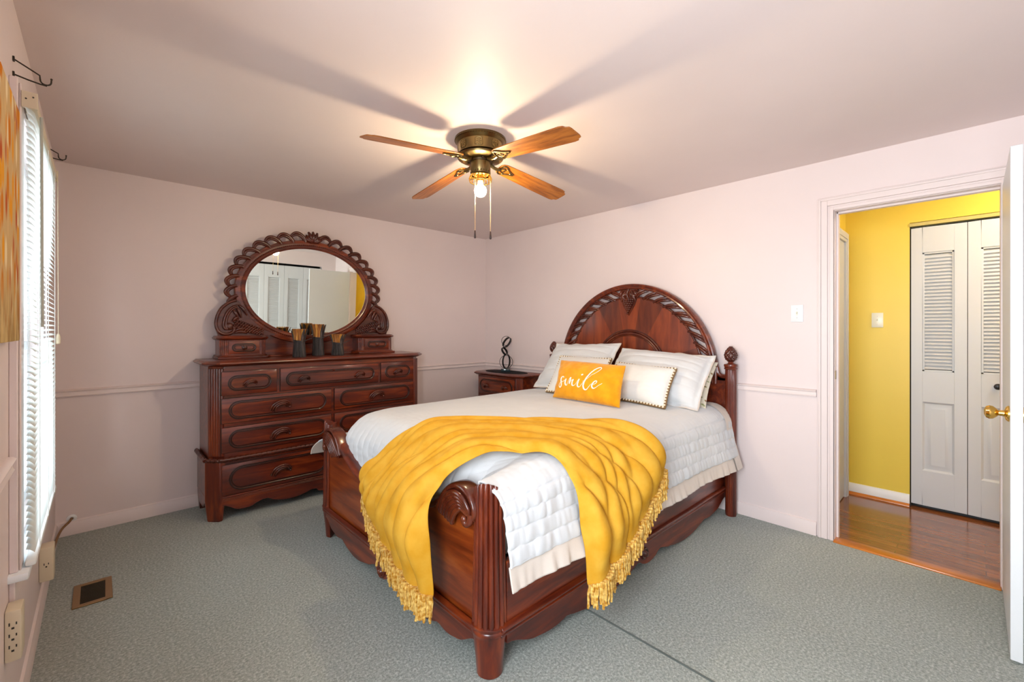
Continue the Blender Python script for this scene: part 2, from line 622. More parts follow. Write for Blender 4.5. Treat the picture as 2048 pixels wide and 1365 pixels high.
struct('baseboard_right', mb, M_TRIM, 'pale pink baseboard between bed post and doorway', 'baseboard')
mb = MB(); ledge_profile(mb, (WX, 0, 0), (WX, FY, 0), (1, 0, 0), BASE)
struct('baseboard_left', mb, M_TRIM, 'pink baseboard along the window wall', 'baseboard')

# window casing and sill round window_1 (and the casing of window_added)
mb = MB()
c = 0.095
for (y0, y1, z0, z1) in ((W1[0] - c, W1[0], W1[2] - 0.02, W1[3] + c), (W1[1], W1[1] + c, W1[2] - 0.02, W1[3] + c), (W1[0], W1[1], W1[3], W1[3] + c)):
    mb.box(WX, WX + 0.020, y0, y1, z0, z1)
    mb.box(WX + 0.020, WX + 0.026, y0 + 0.012, y1 - 0.012, z0, z1 - 0.012)
struct('trim_4', mb, M_TRIM, 'pink casing round the window with the mini blind', 'window casing', bevel=0.004)
mb = MB(); mb.rbox(WX - 0.03, WX + 0.045, W1[0] - c - 0.02, W1[1] + c + 0.02, W1[2] - 0.045, W1[2] - 0.02, 0.006)
struct('trim_5', mb, M_WINW, 'white window sill below the mini blind', 'window sill')
mb = MB(); mb.box(WX, WX + 0.014, W1[0] - c, W1[1] + c, W1[2] - 0.125, W1[2] - 0.045)
struct('trim_6', mb, M_TRIM, 'pink apron board below the window sill', 'window apron', bevel=0.003)

# doorway casing: three stepped bands and jamb
mb = MB()


def casing_band(y_in, y_out, x0, x1, ztop_in, ztop_out):
    mb.box(x0, x1, y_in, y_out, 0, ztop_out)


yl, yr = DOOR_L, DOOR_R
for (w0, w1, th) in ((0.0, 0.020, 0.014), (0.020, 0.032, 0.010), (0.032, 0.066, 0.017), (0.066, 0.078, 0.021), (0.078, 0.086, 0.016)):
    mb.box(-th, 0, yl + w0, yl + w1, 0, DOOR_H + w1)                      # left leg
    mb.box(-th, 0, yr - w1, yr - w0, 0, DOOR_H + w1)                      # right leg
    mb.box(-th, 0, yr - w0, yl + w0, DOOR_H + w0, DOOR_H + w1)            # head
mb.box(0, T, yl - 0.004, yl, 0, DOOR_H); mb.box(0, T, yr, yr + 0.004, 0, DOOR_H); mb.box(0, T, yr, yl, DOOR_H - 0.004, DOOR_H)
mb.box(0.045, 0.085, yl - 0.016, yl - 0.004, 0, DOOR_H - 0.004); mb.box(0.045, 0.085, yr, yl, DOOR_H - 0.016, DOOR_H - 0.004)
struct('trim_7', mb, M_TRIM, 'pale pink stepped casing around the open doorway', 'door casing', bevel=0.002)
mb = MB(); mb.box(0.012, 0.040, yl - 0.006, yl - 0.004, 1.03, 1.085); mb.box(0.018, 0.034, yl - 0.0065, yl - 0.0059, 1.04, 1.075)
tag(mb.build('strike_plate', M_BRASS, loc=(0.02, yl, 1.05)), 'small brass strike plate on the doorway jamb', 'strike plate')

# bedroom door standing open at right angles, with a brass knob
dth = 0.035
mb = MB(); mb.box(-0.728, -0.008, DOOR_R - dth - 0.002, DOOR_R - 0.002, 0.012, 2.095)
door = struct('door_1', mb, M_WHITE, 'white slab bedroom door standing open at the right edge', 'door', bevel=0.002)
KX, KZ = -0.66, 1.00
kn = MB()
for sgn, yb in ((1, DOOR_R - 0.002), (-1, DOOR_R - dth - 0.002)):
    Mk = Matrix.Translation((KX, yb, KZ)) @ Matrix.Rotation(R(-90 * sgn), 4, 'X')
    kn.lathe([(0.033, 0), (0.033, 0.004), (0.027, 0.010), (0.013, 0.014), (0.011, 0.030), (0.018, 0.036), (0.027, 0.046), (0.029, 0.056), (0.024, 0.066), (0.010, 0.072)], 24, Mk)
kn.build('door_knob', M_GOLD, door, label='round polished brass knob')
lt = MB(); lt.box(-0.7295, -0.7278, DOOR_R - dth + 0.004, DOOR_R - 0.008, KZ - 0.028, KZ + 0.028)
lt.build('latch_plate', M_STEEL, door)

# ------------------------------------------------------------------ hallway beyond the doorway
HX, HY0, HY1 = 1.08, -3.35, -6.6
mb = MB(); mb.box(0.0, HX + 0.7, HY1 - 0.1, HY0 + 0.1, -0.055, 0.002)
struct('floor_hall', mb, M_HFLOOR, 'glossy brown strip wood floor of the hallway', 'floor')
mb = MB(); mb.rbox(-0.035, 0.055, DOOR_R, DOOR_L, -0.004, 0.010, 0.006)
struct('trim_8', mb, M_SILL, 'orange oak threshold strip between carpet and hallway floor', 'threshold')
HC0, HC1, HCZ = -3.742, -4.955, 2.16
mb = MB()
mb.box(HX, HX + T, HC0, HY0 + 0.1, 0, H); mb.box(HX, HX + T, HC1, HC0, HCZ, H); mb.box(HX, HX + T, HY1, HC1, 0, H)
struct('wall_hall_far', mb, M_YELLOW, 'bright yellow hallway wall around the louvred closet', 'wall')
mb = MB(); mb.box(T, HX, HY0, HY0 + 0.1, 0, H)
struct('wall_hall_end', mb, M_YELLOW, 'yellow end wall of the hallway with a grey door', 'wall')
mb = MB(); mb.box(T, HX + T, HY1 - 0.1, HY1, 0, H)
struct('wall_hall_rear', mb, M_YELLOW, 'yellow far end of the hallway seen in the mirror', 'wall')
mb = MB(); mb.box(T, T + 0.004, HY1, DOOR_R - 0.09, 0, H); mb.box(T, T + 0.004, DOOR_L + 0.09, HY0, 0, H)
mb.box(T, T + 0.004, DOOR_R - 0.09, DOOR_L + 0.09, DOOR_H + 0.09, H)
struct('wall_hall_near', mb, M_YELLOW, 'yellow hallway side of the doorway wall', 'wall')
mb = MB(); mb.box(HX + 0.6, HX + 0.65, HC1 - 0.1, HC0 + 0.1, 0, H)
struct('wall_hall_closet', mb, M_DARK, 'dark inside of the hallway closet', 'wall')
# grey door with casing on the end wall
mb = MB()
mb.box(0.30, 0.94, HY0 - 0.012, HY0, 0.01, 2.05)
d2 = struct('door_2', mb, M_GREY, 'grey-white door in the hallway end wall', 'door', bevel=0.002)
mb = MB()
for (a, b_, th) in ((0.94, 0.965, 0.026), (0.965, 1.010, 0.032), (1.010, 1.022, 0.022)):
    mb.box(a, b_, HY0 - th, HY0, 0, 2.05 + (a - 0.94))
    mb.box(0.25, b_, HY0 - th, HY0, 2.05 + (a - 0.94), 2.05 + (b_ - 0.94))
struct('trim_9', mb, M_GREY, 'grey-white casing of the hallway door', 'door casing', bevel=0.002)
mb = MB()
ledge_profile(mb, (HX, HC0 - 0.0, 0), (HX, HY0, 0), (-1, 0, 0), [(0, 0.02), (0.014, 0.02), (0.014, 0.078), (0.006, 0.09), (0, 0.09)])
struct('baseboard_hall', mb, M_BASEW, 'white baseboard below the yellow hallway wall', 'baseboard')
mb = MB()
ledge_profile(mb, (HX, HC0, 0), (HX, HY0, 0), (-1, 0, 0), [(0, 0.0), (0.028, 0.0), (0.026, 0.010), (0.014, 0.022), (0, 0.022)])
struct('trim_10', mb, M_SILL, 'orange oak shoe moulding below the white hallway baseboard', 'moulding')
mb = MB(); mb.box(HX - 0.006, HX + 0.05, HC1, HC0, HCZ - 0.03, HCZ - 0.005)
struct('trim_11', mb, mat('gold_track', (0.55, 0.45, 0.16), 0.35, 0.6), 'gold bifold track above the hallway closet', 'closet track')
mb = MB(); mb.box(HX + 0.004, HX + 0.03, HC0 - 0.008, HC0, 0, HCZ - 0.03); mb.box(HX + 0.03, HX + 0.10, HC1, HC0, 0.003, 0.008)
struct('trim_12', mb, M_DARK, 'dark gap at the edge of the hallway closet', 'closet frame')


def bifold_panel(root, org, along, out, w, zb, zt, louver, raised, knob=None, mt=None):
    """one leaf: stiles and rails, louvres above, raised panel below. along/out are unit vectors"""
    A, O = Vector(along), Vector(out)

    def Q(a, d, z):
        return tuple(Vector(org) + A * a + O * d + Vector((0, 0, z)))
    g = 0.0015
    t = 0.03
    m = MB()

    def bx(a0, a1, d0, d1, z0, z1, mm=None):
        vs = [Q(a, d, z) for a in (a0, a1) for d in (d0, d1) for z in (z0, z1)]
        (mm or m).add(vs, [(0, 1, 3, 2), (4, 6, 7, 5), (0, 4, 5, 1), (2, 3, 7, 6), (0, 2, 6, 4), (1, 5, 7, 3)])
    s0, s1 = 0.066, w - 0.066
    bx(g, s0, 0, t, zb, zt); bx(s1, w - g, 0, t, zb, zt)
    cuts = [zb] + ([raised[0], raised[1]] if raised else []) + [louver[0], louver[1], zt]
    for k in range(0, len(cuts), 2):
        bx(s0, s1, 0, t, cuts[k], cuts[k + 1])
    # frame bead around the louvres
    for (a0, a1, z0, z1) in ((s0, s0 + 0.012, louver[0], louver[1]), (s1 - 0.012, s1, louver[0], louver[1]), (s0, s1, louver[0], louver[0] + 0.012), (s0, s1, louver[1] - 0.012, louver[1])):
        bx(a0, a1, 0.004, t - 0.006, z0, z1)
    if raised:
        z0, z1 = raised
        rings = []
        for ins, d in ((0, t - 0.001), (0.012, t - 0.012), (0.022, t - 0.012), (0.045, t - 0.002), (0.050, t - 0.002)):
            rings.append([Q(s0 + ins, d, z0 + ins), Q(s1 - ins, d, z0 + ins), Q(s1 - ins, d, z1 - ins), Q(s0 + ins, d, z1 - ins)])
        m.grid(rings, wv=True)
        n0 = len(m.v)
        m.add(rings[-1], [(0, 1, 2, 3)])
        bx(s0, s1, 0, 0.008, z0, z1)
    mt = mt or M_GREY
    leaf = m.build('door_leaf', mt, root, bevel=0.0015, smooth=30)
    lv = MB()
    n = int((louver[1] - louver[0] - 0.024) / 0.0255)
    for k in range(n):
        zc = louver[0] + 0.018 + (k + 0.5) * (louver[1] - louver[0] - 0.036) / n
        vs = [Q(a, d, zc + dz) for a in (s0 + 0.010, s1 - 0.010) for d, dz in ((0.003, 0.013), (0.006, 0.016), (t - 0.006, -0.010), (t - 0.008, -0.014))]
        lv.add(vs, [(0, 1, 5, 4), (1, 2, 6, 5), (2, 3, 7, 6), (3, 0, 4, 7), (0, 3, 2, 1), (4, 5, 6, 7)])
    lv.build('louvres', mt, leaf, smooth=0)
    if knob:
        kb = MB()
        Mk = frame(Q(knob[0], t, knob[1]), A, (0, 0, 1))
        if Mk.to_3x3().col[2].dot(O) < 0:
            Mk = frame(Q(knob[0], t, knob[1]), -A, (0, 0, 1))
        kb.lathe([(0.006, 0), (0.006, 0.012), (0.018, 0.016), (0.021, 0.022), (0.016, 0.030), (0.006, 0.033)], 18, Mk)
        kb.build('knob', M_BLACK, leaf, label='small black knob')
    return leaf


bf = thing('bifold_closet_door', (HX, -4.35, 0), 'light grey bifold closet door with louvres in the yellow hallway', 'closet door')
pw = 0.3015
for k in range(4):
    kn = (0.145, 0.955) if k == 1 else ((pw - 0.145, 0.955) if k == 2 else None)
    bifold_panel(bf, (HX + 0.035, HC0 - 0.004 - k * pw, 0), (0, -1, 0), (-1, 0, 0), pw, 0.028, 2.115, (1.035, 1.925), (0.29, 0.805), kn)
cf = thing('bifold_closet_door', ((CX0 + CX1) / 2, FY, 0), 'white louvred bifold closet doors reflected in the oval mirror', 'closet door')
pw = 0.332
for k in range(4):
    bifold_panel(cf, (CX1 - 0.006 - k * pw, FY - 0.045, 0), (-1, 0, 0), (0, 1, 0), pw, 0.02, 2.15, (0.98, 1.93), (0.2, 0.85), mt=M_WHITE)

# hall lamp (out of frame) that lights the hallway
hl = thing('ceiling_lamp', (0.6, -4.75, H), 'white globe ceiling lamp in the hallway', 'lamp')
mb = MB(); mb.lathe([(0.09, H), (0.09, H - 0.02), (0.05, H - 0.03)], 20, Matrix.Translation((0.6, -4.75, 0)))
mb.build('base', M_GOLD, hl)
mb = MB(); mb.sphere((0.6, -4.75, H - 0.12), 0.10, 10, 20)
mb.build('globe', mat('lit_hall_globe', (1, 1, 1), 0.4, emit=(1.0, 0.95, 0.87), estr=HALL_POWER), hl)


# seam between the two carpet widths beside the bed
mb = MB(); mb.prism([(-0.006, 0.0), (0.006, 0.0), (0.002, 0.0035), (-0.003, 0.004)], FY, -2.70, Matrix(((1, 0, 0, -1.703), (0, 0, 1, 0), (0, 1, 0, 0), (0, 0, 0, 1))))
struct('carpet_seam', mb, fabric('carpet_seam_yarn', (0.07, 0.085, 0.078), (0.12, 0.14, 0.13), 90), 'raised carpet seam running from the bed side toward the closet', 'seam')

# ------------------------------------------------------------------ small wall fittings
def switch_plate(loc, face, label, m):
    fx = Vector(face)
    Mw = frame(loc, (0, -1, 0) if face[0] < 0 else (0, 1, 0), (0, 0, 1))
    th = thing('light_switch', loc, label, 'light switch')
    mb = MB(); mb.rbox(-0.036, 0.036, -0.058, 0.058, 0, 0.006, 0.003, M=Mw)
    mb.build('plate', m, th)
    mb = MB(); mb.box(-0.005, 0.005, -0.012, 0.012, 0.006, 0.0075, M=Mw)
    mb.add([(-0.004, -0.004, 0.006), (0.004, -0.004, 0.006), (0.004, 0.010, 0.006), (-0.004, 0.010, 0.006), (-0.003, 0.004, 0.017), (0.003, 0.004, 0.017), (0.003, 0.009, 0.018), (-0.003, 0.009, 0.018)],
           [(0, 1, 5, 4), (1, 2, 6, 5), (2, 3, 7, 6), (3, 0, 4, 7), (4, 5, 6, 7)], Mw)
    mb.build('toggle', M_IVORY, th)
    for z in (-0.030, 0.030):
        mb = MB(); mb.sphere((0, z, 0.006), (0.003, 0.003, 0.0015), 4, 8, Mw)
        mb.build('screw', M_STEEL, th)
    return th


switch_plate((-0.0005, -3.262, 1.457), (-1, 0, 0), 'white light switch plate on the pink wall left of the doorway', M_WPLAS)
switch_plate((HX - 0.0005, -3.552, 1.422), (-1, 0, 0), 'ivory light switch plate on the yellow hallway wall', M_IVORY)


def outlet_box(loc, w, h, d, label, cols, rows):
    th = thing('outlet_box', loc, label, 'outlet')
    x, y, z = loc
    mb = MB(); mb.rbox(x, x + d, y - w / 2, y + w / 2, z - h / 2, z + h / 2, 0.006)
    mb.build('housing', M_CREAM, th)
    for r_ in range(rows):
        for c_ in range(cols):
            mb = MB()
            yy = y + (c_ - (cols - 1) / 2) * 0.04
            zz = z + (r_ - (rows - 1) / 2) * 0.034
            for dy, dz, a, b_ in ((-0.008, 0.004, 0.0015, 0.005), (0.008, 0.004, 0.0015, 0.004), (0, -0.009, 0.003, 0.003)):
                # the sockets sit on the face turned toward the closet wall
                mb.box(x + 0.5 * d + dy * 0.9 - a, x + 0.5 * d + dy * 0.9 + a, y - w / 2 - 0.0006, y - w / 2 + 0.001, zz + dz - b_, zz + dz + b_)
            mb.build('socket', M_SLOT, th)
    return th


outlet_box((WX, -2.05, 0.425), 0.075, 0.155, 0.036, 'cream plug-in outlet tap with many sockets low on the window wall', 1, 3)
outlet_box((WX, -1.02, 0.235), 0.085, 0.16, 0.050, 'cream outlet box below the far end of the mini blind', 1, 1)
# cable from the wall grommet
cb = thing('cable', (-3.55, -0.01, 0.10), 'brown cable leaving a round white grommet near the floor corner', 'cable')
mb = MB(); mb.tube(catmull([(-3.545, -0.004, 0.105), (-3.555, -0.05, 0.100), (-3.585, -0.13, 0.088), (-3.600, -0.30, 0.085), (-3.602, -0.6, 0.11), (-3.595, -0.975, 0.20)], 8), 0.007, 8)
mb.build('cord', M_WIRE, cb)
mb = MB(); mb.lathe([(0.026, 0), (0.026, 0.004), (0.010, 0.007), (0.010, 0.0)], 20, Matrix.Translation((-3.545, 0, 0.105)) @ Matrix.Rotation(R(90), 4, 'X'))
mb.build('grommet', M_WPLAS, cb, label='round white grommet')

# floor register
rg_ = thing('floor_register', (-3.436, -0.975, 0.0), 'brown metal floor vent in the carpet below the window', 'floor vent')
mb = MB()
x0, x1, y0, y1 = -3.510, -3.363, -1.105, -0.848
for s in ((x0, x0 + 0.026, y0, y1), (x1 - 0.026, x1, y0, y1), (x0 + 0.026, x1 - 0.026, y0, y0 + 0.026), (x0 + 0.026, x1 - 0.026, y1 - 0.026, y1)):
    mb.box(s[0], s[1], s[2], s[3], 0.001, 0.007)
mb.build('frame', mat('brown_register_metal', (0.30, 0.175, 0.075), 0.35, 0.6), rg_, bevel=0.002)
mb = MB(); mb.box(x0 + 0.026, x1 - 0.026, y0 + 0.026, y1 - 0.026, 0.0006, 0.002)
mb.build('duct', M_SLOT, rg_)
mb = MB()
for k in range(22):
    yy = y0 + 0.032 + k * (y1 - y0 - 0.064) / 21
    mb.box(x0 + 0.026, x1 - 0.026, yy - 0.0016, yy + 0.0016, 0.002, 0.006)
mb.build('grille', mat('dark_register_fins', (0.06, 0.045, 0.025), 0.4, 0.6), rg_)


def curtain_bracket(loc, label, s=1.0):
    th = thing('curtain_bracket', loc, label, 'curtain bracket', 'empty curtain rod brackets above the window')
    x, y, z = loc
    for zz in (z + 0.040, z - 0.010):
        mb = MB(); mb.rbox(x, x + 0.005, y - 0.006, y + 0.006, zz - 0.008, zz + 0.008, 0.001)
        mb.build('wall_plate', M_BRONZE, th)
    mb = MB()
    mb.tube([(x + 0.002, y, z + 0.040), (x + 0.030, y, z + 0.025), (x + 0.061, y, z + 0.008), (x + 0.062, y, z - 0.006)] + [tuple(q) for q in arc((x + 0.075, y, z - 0.006), 0.013, R(180), R(360), 10)] + [(x + 0.0885, y, z + 0.004)], 0.0024, 8)
    mb.tube([(x + 0.002, y, z - 0.010), (x + 0.035, y, z - 0.017), (x + 0.062, y, z - 0.021), (x + 0.078, y, z - 0.0215)], 0.0026, 8)
    mb.sphere((x + 0.0885, y, z + 0.005), 0.0034, 5, 8)
    mb.build('arm', M_BRONZE, th)
    return th


curtain_bracket((WX, -1.907, 2.204), 'dark empty curtain rod bracket near the camera end of the window')
curtain_bracket((WX, -1.0, 2.204), 'dark empty curtain rod bracket at the far end of the window')

# leaf canvas on the window wall
cv = MB(); cv.rbox(WX + 0.002, WX + 0.030, -2.42, -2.065, 1.318, 2.02, 0.003)
tag(cv.build('wall_canvas', M_CANVAS, loc=(WX, -2.2, 1.65)), 'canvas with orange and cream leaf shapes at the left edge', 'wall art')

# mini blind
bl = thing('window_blind', (WX + 0.04, -1.5, 2.13), 'white horizontal mini blind hanging over the left window', 'blind')
BY0, BY1 = -1.985, -1.015
mb = MB(); mb.box(WX + 0.030, WX + 0.058, BY0 + 0.012, BY1 - 0.012, 2.078, 2.112)
mb.build('headrail', M_CREAM, bl, bevel=0.002)
for yy in (BY0, BY1 - 0.012):
    mb = MB(); mb.box(WX + 0.026, WX + 0.062, yy, yy + 0.012, 2.068, 2.120)
    br_ = mb.build('end_bracket', M_CREAM, bl, bevel=0.001)
    for k in range(2):
        mb = MB(); mb.sphere((WX + 0.036 + 0.016 * k, yy - 0.0002, 2.096 + 0.008 * k), (0.0026, 0.0012, 0.0026), 4, 8)
        mb.build('screw_hole', M_SLOT, br_)
mb = MB()
zs = 2.066
k = 0
while zs > 0.612:
    tilt = R(38) + 0.05 * math.sin(k * 1.7) - 0.5 * math.exp(-((zs - 1.36) / 0.06) ** 2)
    bow = 0.020 * math.exp(-((zs - 1.24) / 0.09) ** 2)
    rows = []
    for j in range(13):
        f = j / 12
        yy = BY0 + 0.012 + f * (BY1 - BY0 - 0.024)
        row = []
        for i in range(7):
            u = (i / 6 - 0.5)
            cx = WX + 0.0445 + u * 0.025 * math.cos(tilt)
            cz = zs + u * -0.025 * math.sin(tilt) + 0.0042 * (1 - 4 * u * u) - bow * math.sin(PI * min(1, f * 1.3)) * (0.5 + 0.5 * math.sin(k))
            row.append((cx, yy, cz))
        rows.append(row)
    mb.grid(rows)
    zs -= 0.0205
    k += 1
slats = mb.build('slats', M_SLAT, bl, smooth=60, clean=False)
mb = MB(); mb.rbox(WX + 0.032, WX + 0.058, BY0 + 0.012, BY1 - 0.012, 0.582, 0.600, 0.006)
mb.build('bottom_rail', M_VINYL, bl)
for f in (0.14, 0.5, 0.86):
    yy = BY0 + f * (BY1 - BY0)
    mb = MB()
    for xx in (WX + 0.0315, WX + 0.0575):
        mb.tube([(xx, yy, 2.078), (xx, yy, 0.59)], 0.0011, 5)
    mb.build('ladder_cord', M_VINYL, bl)
mb = MB(); mb.tube([(WX + 0.064, BY0 + 0.09, 2.075), (WX + 0.066, BY0 + 0.09, 1.36)], 0.0042, 8)
mb.build('tilt_wand', mat('wand_plastic', (0.45, 0.44, 0.38), 0.3), bl)
mb = MB(); mb.tube([(WX + 0.064, BY1 - 0.08, 2.075), (WX + 0.066, BY1 - 0.08, 1.33)], 0.0015, 5)
mb.lathe([(0.004, 0.045), (0.008, 0.03), (0.008, 0.0), (0.005, -0.004)], 10, Matrix.Translation((WX + 0.066, BY1 - 0.08, 1.285)))
mb.build('pull_cord', M_CREAM, bl)

# ------------------------------------------------------------------ ceiling fan
FX, FYC = -1.820, -2.130
fan = thing('ceiling_fan', (FX, FYC, H), 'brass ceiling fan with four oak blades and a bare lit bulb', 'ceiling fan')
MT = Matrix.Translation((FX, FYC, 0))
mb = MB()
mb.lathe([(0.146, H), (0.148, H - 0.012), (0.142, H - 0.016), (0.138, H - 0.022), (0.128, H - 0.030), (0.126, H - 0.086), (0.131, H - 0.092)], 48, MT)
mb.build('housing', M_BRASS, fan)
mb = MB()
for k in range(60):
    a = 2 * PI * k / 60
    Mr = MT @ Matrix.Rotation(a, 4, 'Z')
    mb.box(0.1425, 0.1465, -0.0028, 0.0028, H - 0.015, H - 0.004, Mr)
mb.build('vent_band', M_BRASSD, fan)
for k in range(8):
    a = 2 * PI * k / 8 + R(46.6 + 180)
    Mr = MT @ Matrix.Rotation(a, 4, 'Z') @ Matrix.Translation((0.1265, 0, H - 0.058)) @ Matrix.Rotation(R(90), 4, 'Y') @ Matrix.Rotation(R(90), 4, 'Z')
    mb = MB()
    mb.tube([Mr @ Vector(p) for p in [(-0.021, -0.016, 0), (-0.021, 0.016, 0), (-0.012, 0.022, 0), (0.012, 0.022, 0), (0.021, 0.016, 0), (0.021, -0.016, 0), (0.012, -0.022, 0), (-0.012, -0.022, 0)]], 0.0024, 6, closed=True)
    for r_, n_ in ((0.0, 1), (0.007, 6), (0.013, 8)):
        for j in range(n_):
            b_ = 2 * PI * j / n_
            mb.sphere((r_ * math.cos(b_), r_ * math.sin(b_) * 1.25, 0.0005), (0.0032, 0.0032, 0.003), 4, 6, Mr)
    mb.build('medallion', M_BRASS, fan)
mb = MB()
mb.lathe([(0.110, H - 0.090), (0.128, H - 0.094), (0.134, H - 0.102), (0.130, H - 0.110), (0.115, H - 0.116), (0.080, H - 0.120), (0.066, H - 0.122)], 48, MT)
mb.build('motor_ring', M_BRASS, fan)
mb = MB()
mb.lathe([(0.064, H - 0.120), (0.062, H - 0.132), (0.050, H - 0.134)], 32, MT)
for k in range(6):
    a = 2 * PI * k / 6
    mb.sphere((FX + 0.074 * math.cos(a), FYC + 0.074 * math.sin(a), H - 0.122), 0.007, 5, 8)
mb.build('flywheel', M_BRASSD, fan)
mb = MB()
mb.lathe([(0.052, H - 0.128), (0.058, H - 0.131), (0.058, H - 0.178), (0.054, H - 0.186), (0.053, H - 0.198), (0.040, H - 0.205)], 40, MT)
for k in range(20):
    a = 2 * PI * k / 20
    mb.sphere((FX + 0.0555 * math.cos(a), FYC + 0.0555 * math.sin(a), H - 0.188), 0.0045, 4, 6)
sw = mb.build('switch_housing', M_BRASS, fan)
mb = MB()
for z_, r_ in ((H - 0.206, 0.056), (H - 0.240, 0.062)):
    mb.tube([(FX + r_ * math.cos(2 * PI * k / 40), FYC + r_ * math.sin(2 * PI * k / 40), z_) for k in range(40)], 0.003, 6, closed=True)
for k in range(18):
    a = 2 * PI * k / 18
    c_, s_ = math.cos(a), math.sin(a)
    mb.tube([(FX + 0.056 * c_, FYC + 0.056 * s_, H - 0.206), (FX + 0.064 * c_, FYC + 0.064 * s_, H - 0.223), (FX + 0.062 * c_, FYC + 0.062 * s_, H - 0.240)], 0.0034, 6)
mb.lathe([(0.056, H - 0.203), (0.030, H - 0.203), (0.022, H - 0.207), (0.022, H - 0.240), (0.019, H - 0.242)], 28, MT)
mb.build('light_fitter', M_GOLD, fan, label='pierced bright brass fitter ring')
mb = MB()
mb.lathe([(0.014, H - 0.236), (0.016, H - 0.252), (0.020, H - 0.262), (0.020, H - 0.268)], 20, MT)
mb.build('bulb_neck', M_WPLAS, fan)
mb = MB()
mb.lathe([(0.020, H - 0.264), (0.030, H - 0.274), (0.0355, H - 0.290), (0.033, H - 0.307), (0.023, H - 0.321), (0.009, H - 0.3275), (0.0005, H - 0.328)], 24, MT)
mb.build('light_bulb', M_BULB, fan, label='bare lit bulb')


def blade_mesh():
    """one blade in local coordinates pointing along +x from the hub axis, with its iron"""
    R0, R1 = 0.140, 0.700
    zr, zt = -0.125, -0.185
    out = []
    outline = [(R0, 0.030), (R0 + 0.012, 0.044), (R0 + 0.04, 0.052), (R0 + 0.30, 0.062), (R1 - 0.055, 0.066), (R1 - 0.030, 0.062), (R1 - 0.022, 0.050), (R1 - 0.004, 0.044), (R1, 0.030)]
    poly = outline + [(x, -y) for x, y in reversed(outline)]
    pitch = Matrix.Rotation(R(-12), 4, 'X')

    def P(x, y, d):
        f = (x - R0) / (R1 - R0)
        q = pitch @ Vector((0, y, d))
        return (x, q.y, zr + (zt - zr) * f + q.z)
    m = MB()
    n = len(poly)
    m.add([P(x, y, -0.003) for x, y in poly] + [P(x, y, 0.003) for x, y in poly],
          [list(range(n))[::-1], list(range(n, 2 * n))] + [(i, (i + 1) % n, n + (i + 1) % n, n + i) for i in range(n)])
    iron = MB()
    lo = -0.0075
    iron.tube(catmull([(0.070, 0, -0.124), (0.10, 0.0, -0.135), (0.128, 0.0, -0.138), P(0.152, 0.0, lo - 0.002)], 6), [0.010] * 19, 8)
    for s in (1, -1):
        iron.tube(catmull([P(0.146, 0.004 * s, lo), P(0.152, 0.030 * s, lo), P(0.168, 0.040 * s, lo), P(0.190, 0.030 * s, lo), P(0.205, 0.020 * s, lo), P(0.222, 0.012 * s, lo), P(0.252, 0.002 * s, lo)], 6), 0.0045, 6)
        iron.tube(catmull([P(0.150, 0.0, lo), P(0.170, 0.018 * s, lo), P(0.186, 0.010 * s, lo), P(0.178, 0.002 * s, lo)], 6), 0.0035, 6)
        iron.sphere(P(0.186, 0.026 * s, lo), 0.006, 5, 8)
    iron.sphere(P(0.228, 0.0, lo), 0.006, 5, 8)
    return m, iron


m_bl, m_ir = blade_mesh()
b0 = i0 = None
for k in range(4):
    if k == 0:
        m_bl.v = [(x, y, z) for x, y, z in m_bl.v]
        ORG_save = ORG[fan.name]
        ORG[fan.name] = (0, 0, 0)
        b0 = m_bl.build('blade', M_OAK, fan, bevel=0.0012)
        ORG[b0.name] = (0, 0, 0)
        i0 = m_ir.build('blade_iron', M_BRASS, b0, label='scrolled brass blade bracket')
        ORG[fan.name] = ORG_save
        o = b0
    else:
        o = b0.copy(); COL.objects.link(o); o.parent = fan
        i_ = i0.copy(); COL.objects.link(i_); i_.parent = o
    o.rotation_euler = (0, 0, R(90 * k - 0.8))
for (dx, dy, zb) in ((-0.030, 0.012, 1.872), (0.040, -0.042, 1.868)):
    mb = MB()
    z = H - 0.20
    mb.tube([(FX + dx, FYC + dy, H - 0.19), (FX + dx, FYC + dy, zb + 0.04)], 0.0013, 6)
    while z > zb + 0.04:
        mb.sphere((FX + dx, FYC + dy, z), 0.0022, 4, 6)
        z -= 0.0062
    ch = mb.build('pull_chain', M_CHAIN, fan)
    mb = MB(); mb.lathe([(0.0035, zb + 0.045), (0.0045, zb + 0.03), (0.0062, zb + 0.004), (0.004, zb)], 12, Matrix.Translation((FX + dx, FYC + dy, 0)))
    mb.build('pull_knob', mat('dark_wood_pull', (0.035, 0.012, 0.008), 0.4), ch)


# ------------------------------------------------------------------ carved furniture helpers
M_GLAZE_SHADE = mat('dark_glaze_and_gap_shade', (0.022, 0.006, 0.004), 0.3, coat=0.3)

def stadium(x0, x1, z0, z1, n=10):
    """closed stadium outline in 2-D"""
    r = (z1 - z0) / 2
    zc = (z0 + z1) / 2
    pts = [(x1 - r + r * math.cos(a), zc + r * math.sin(a)) for a in [-PI / 2 + PI * i / n for i in range(n + 1)]]
    pts += [(x0 + r + r * math.cos(a), zc + r * math.sin(a)) for a in [PI / 2 + PI * i / n for i in range(n + 1)]]
    return pts


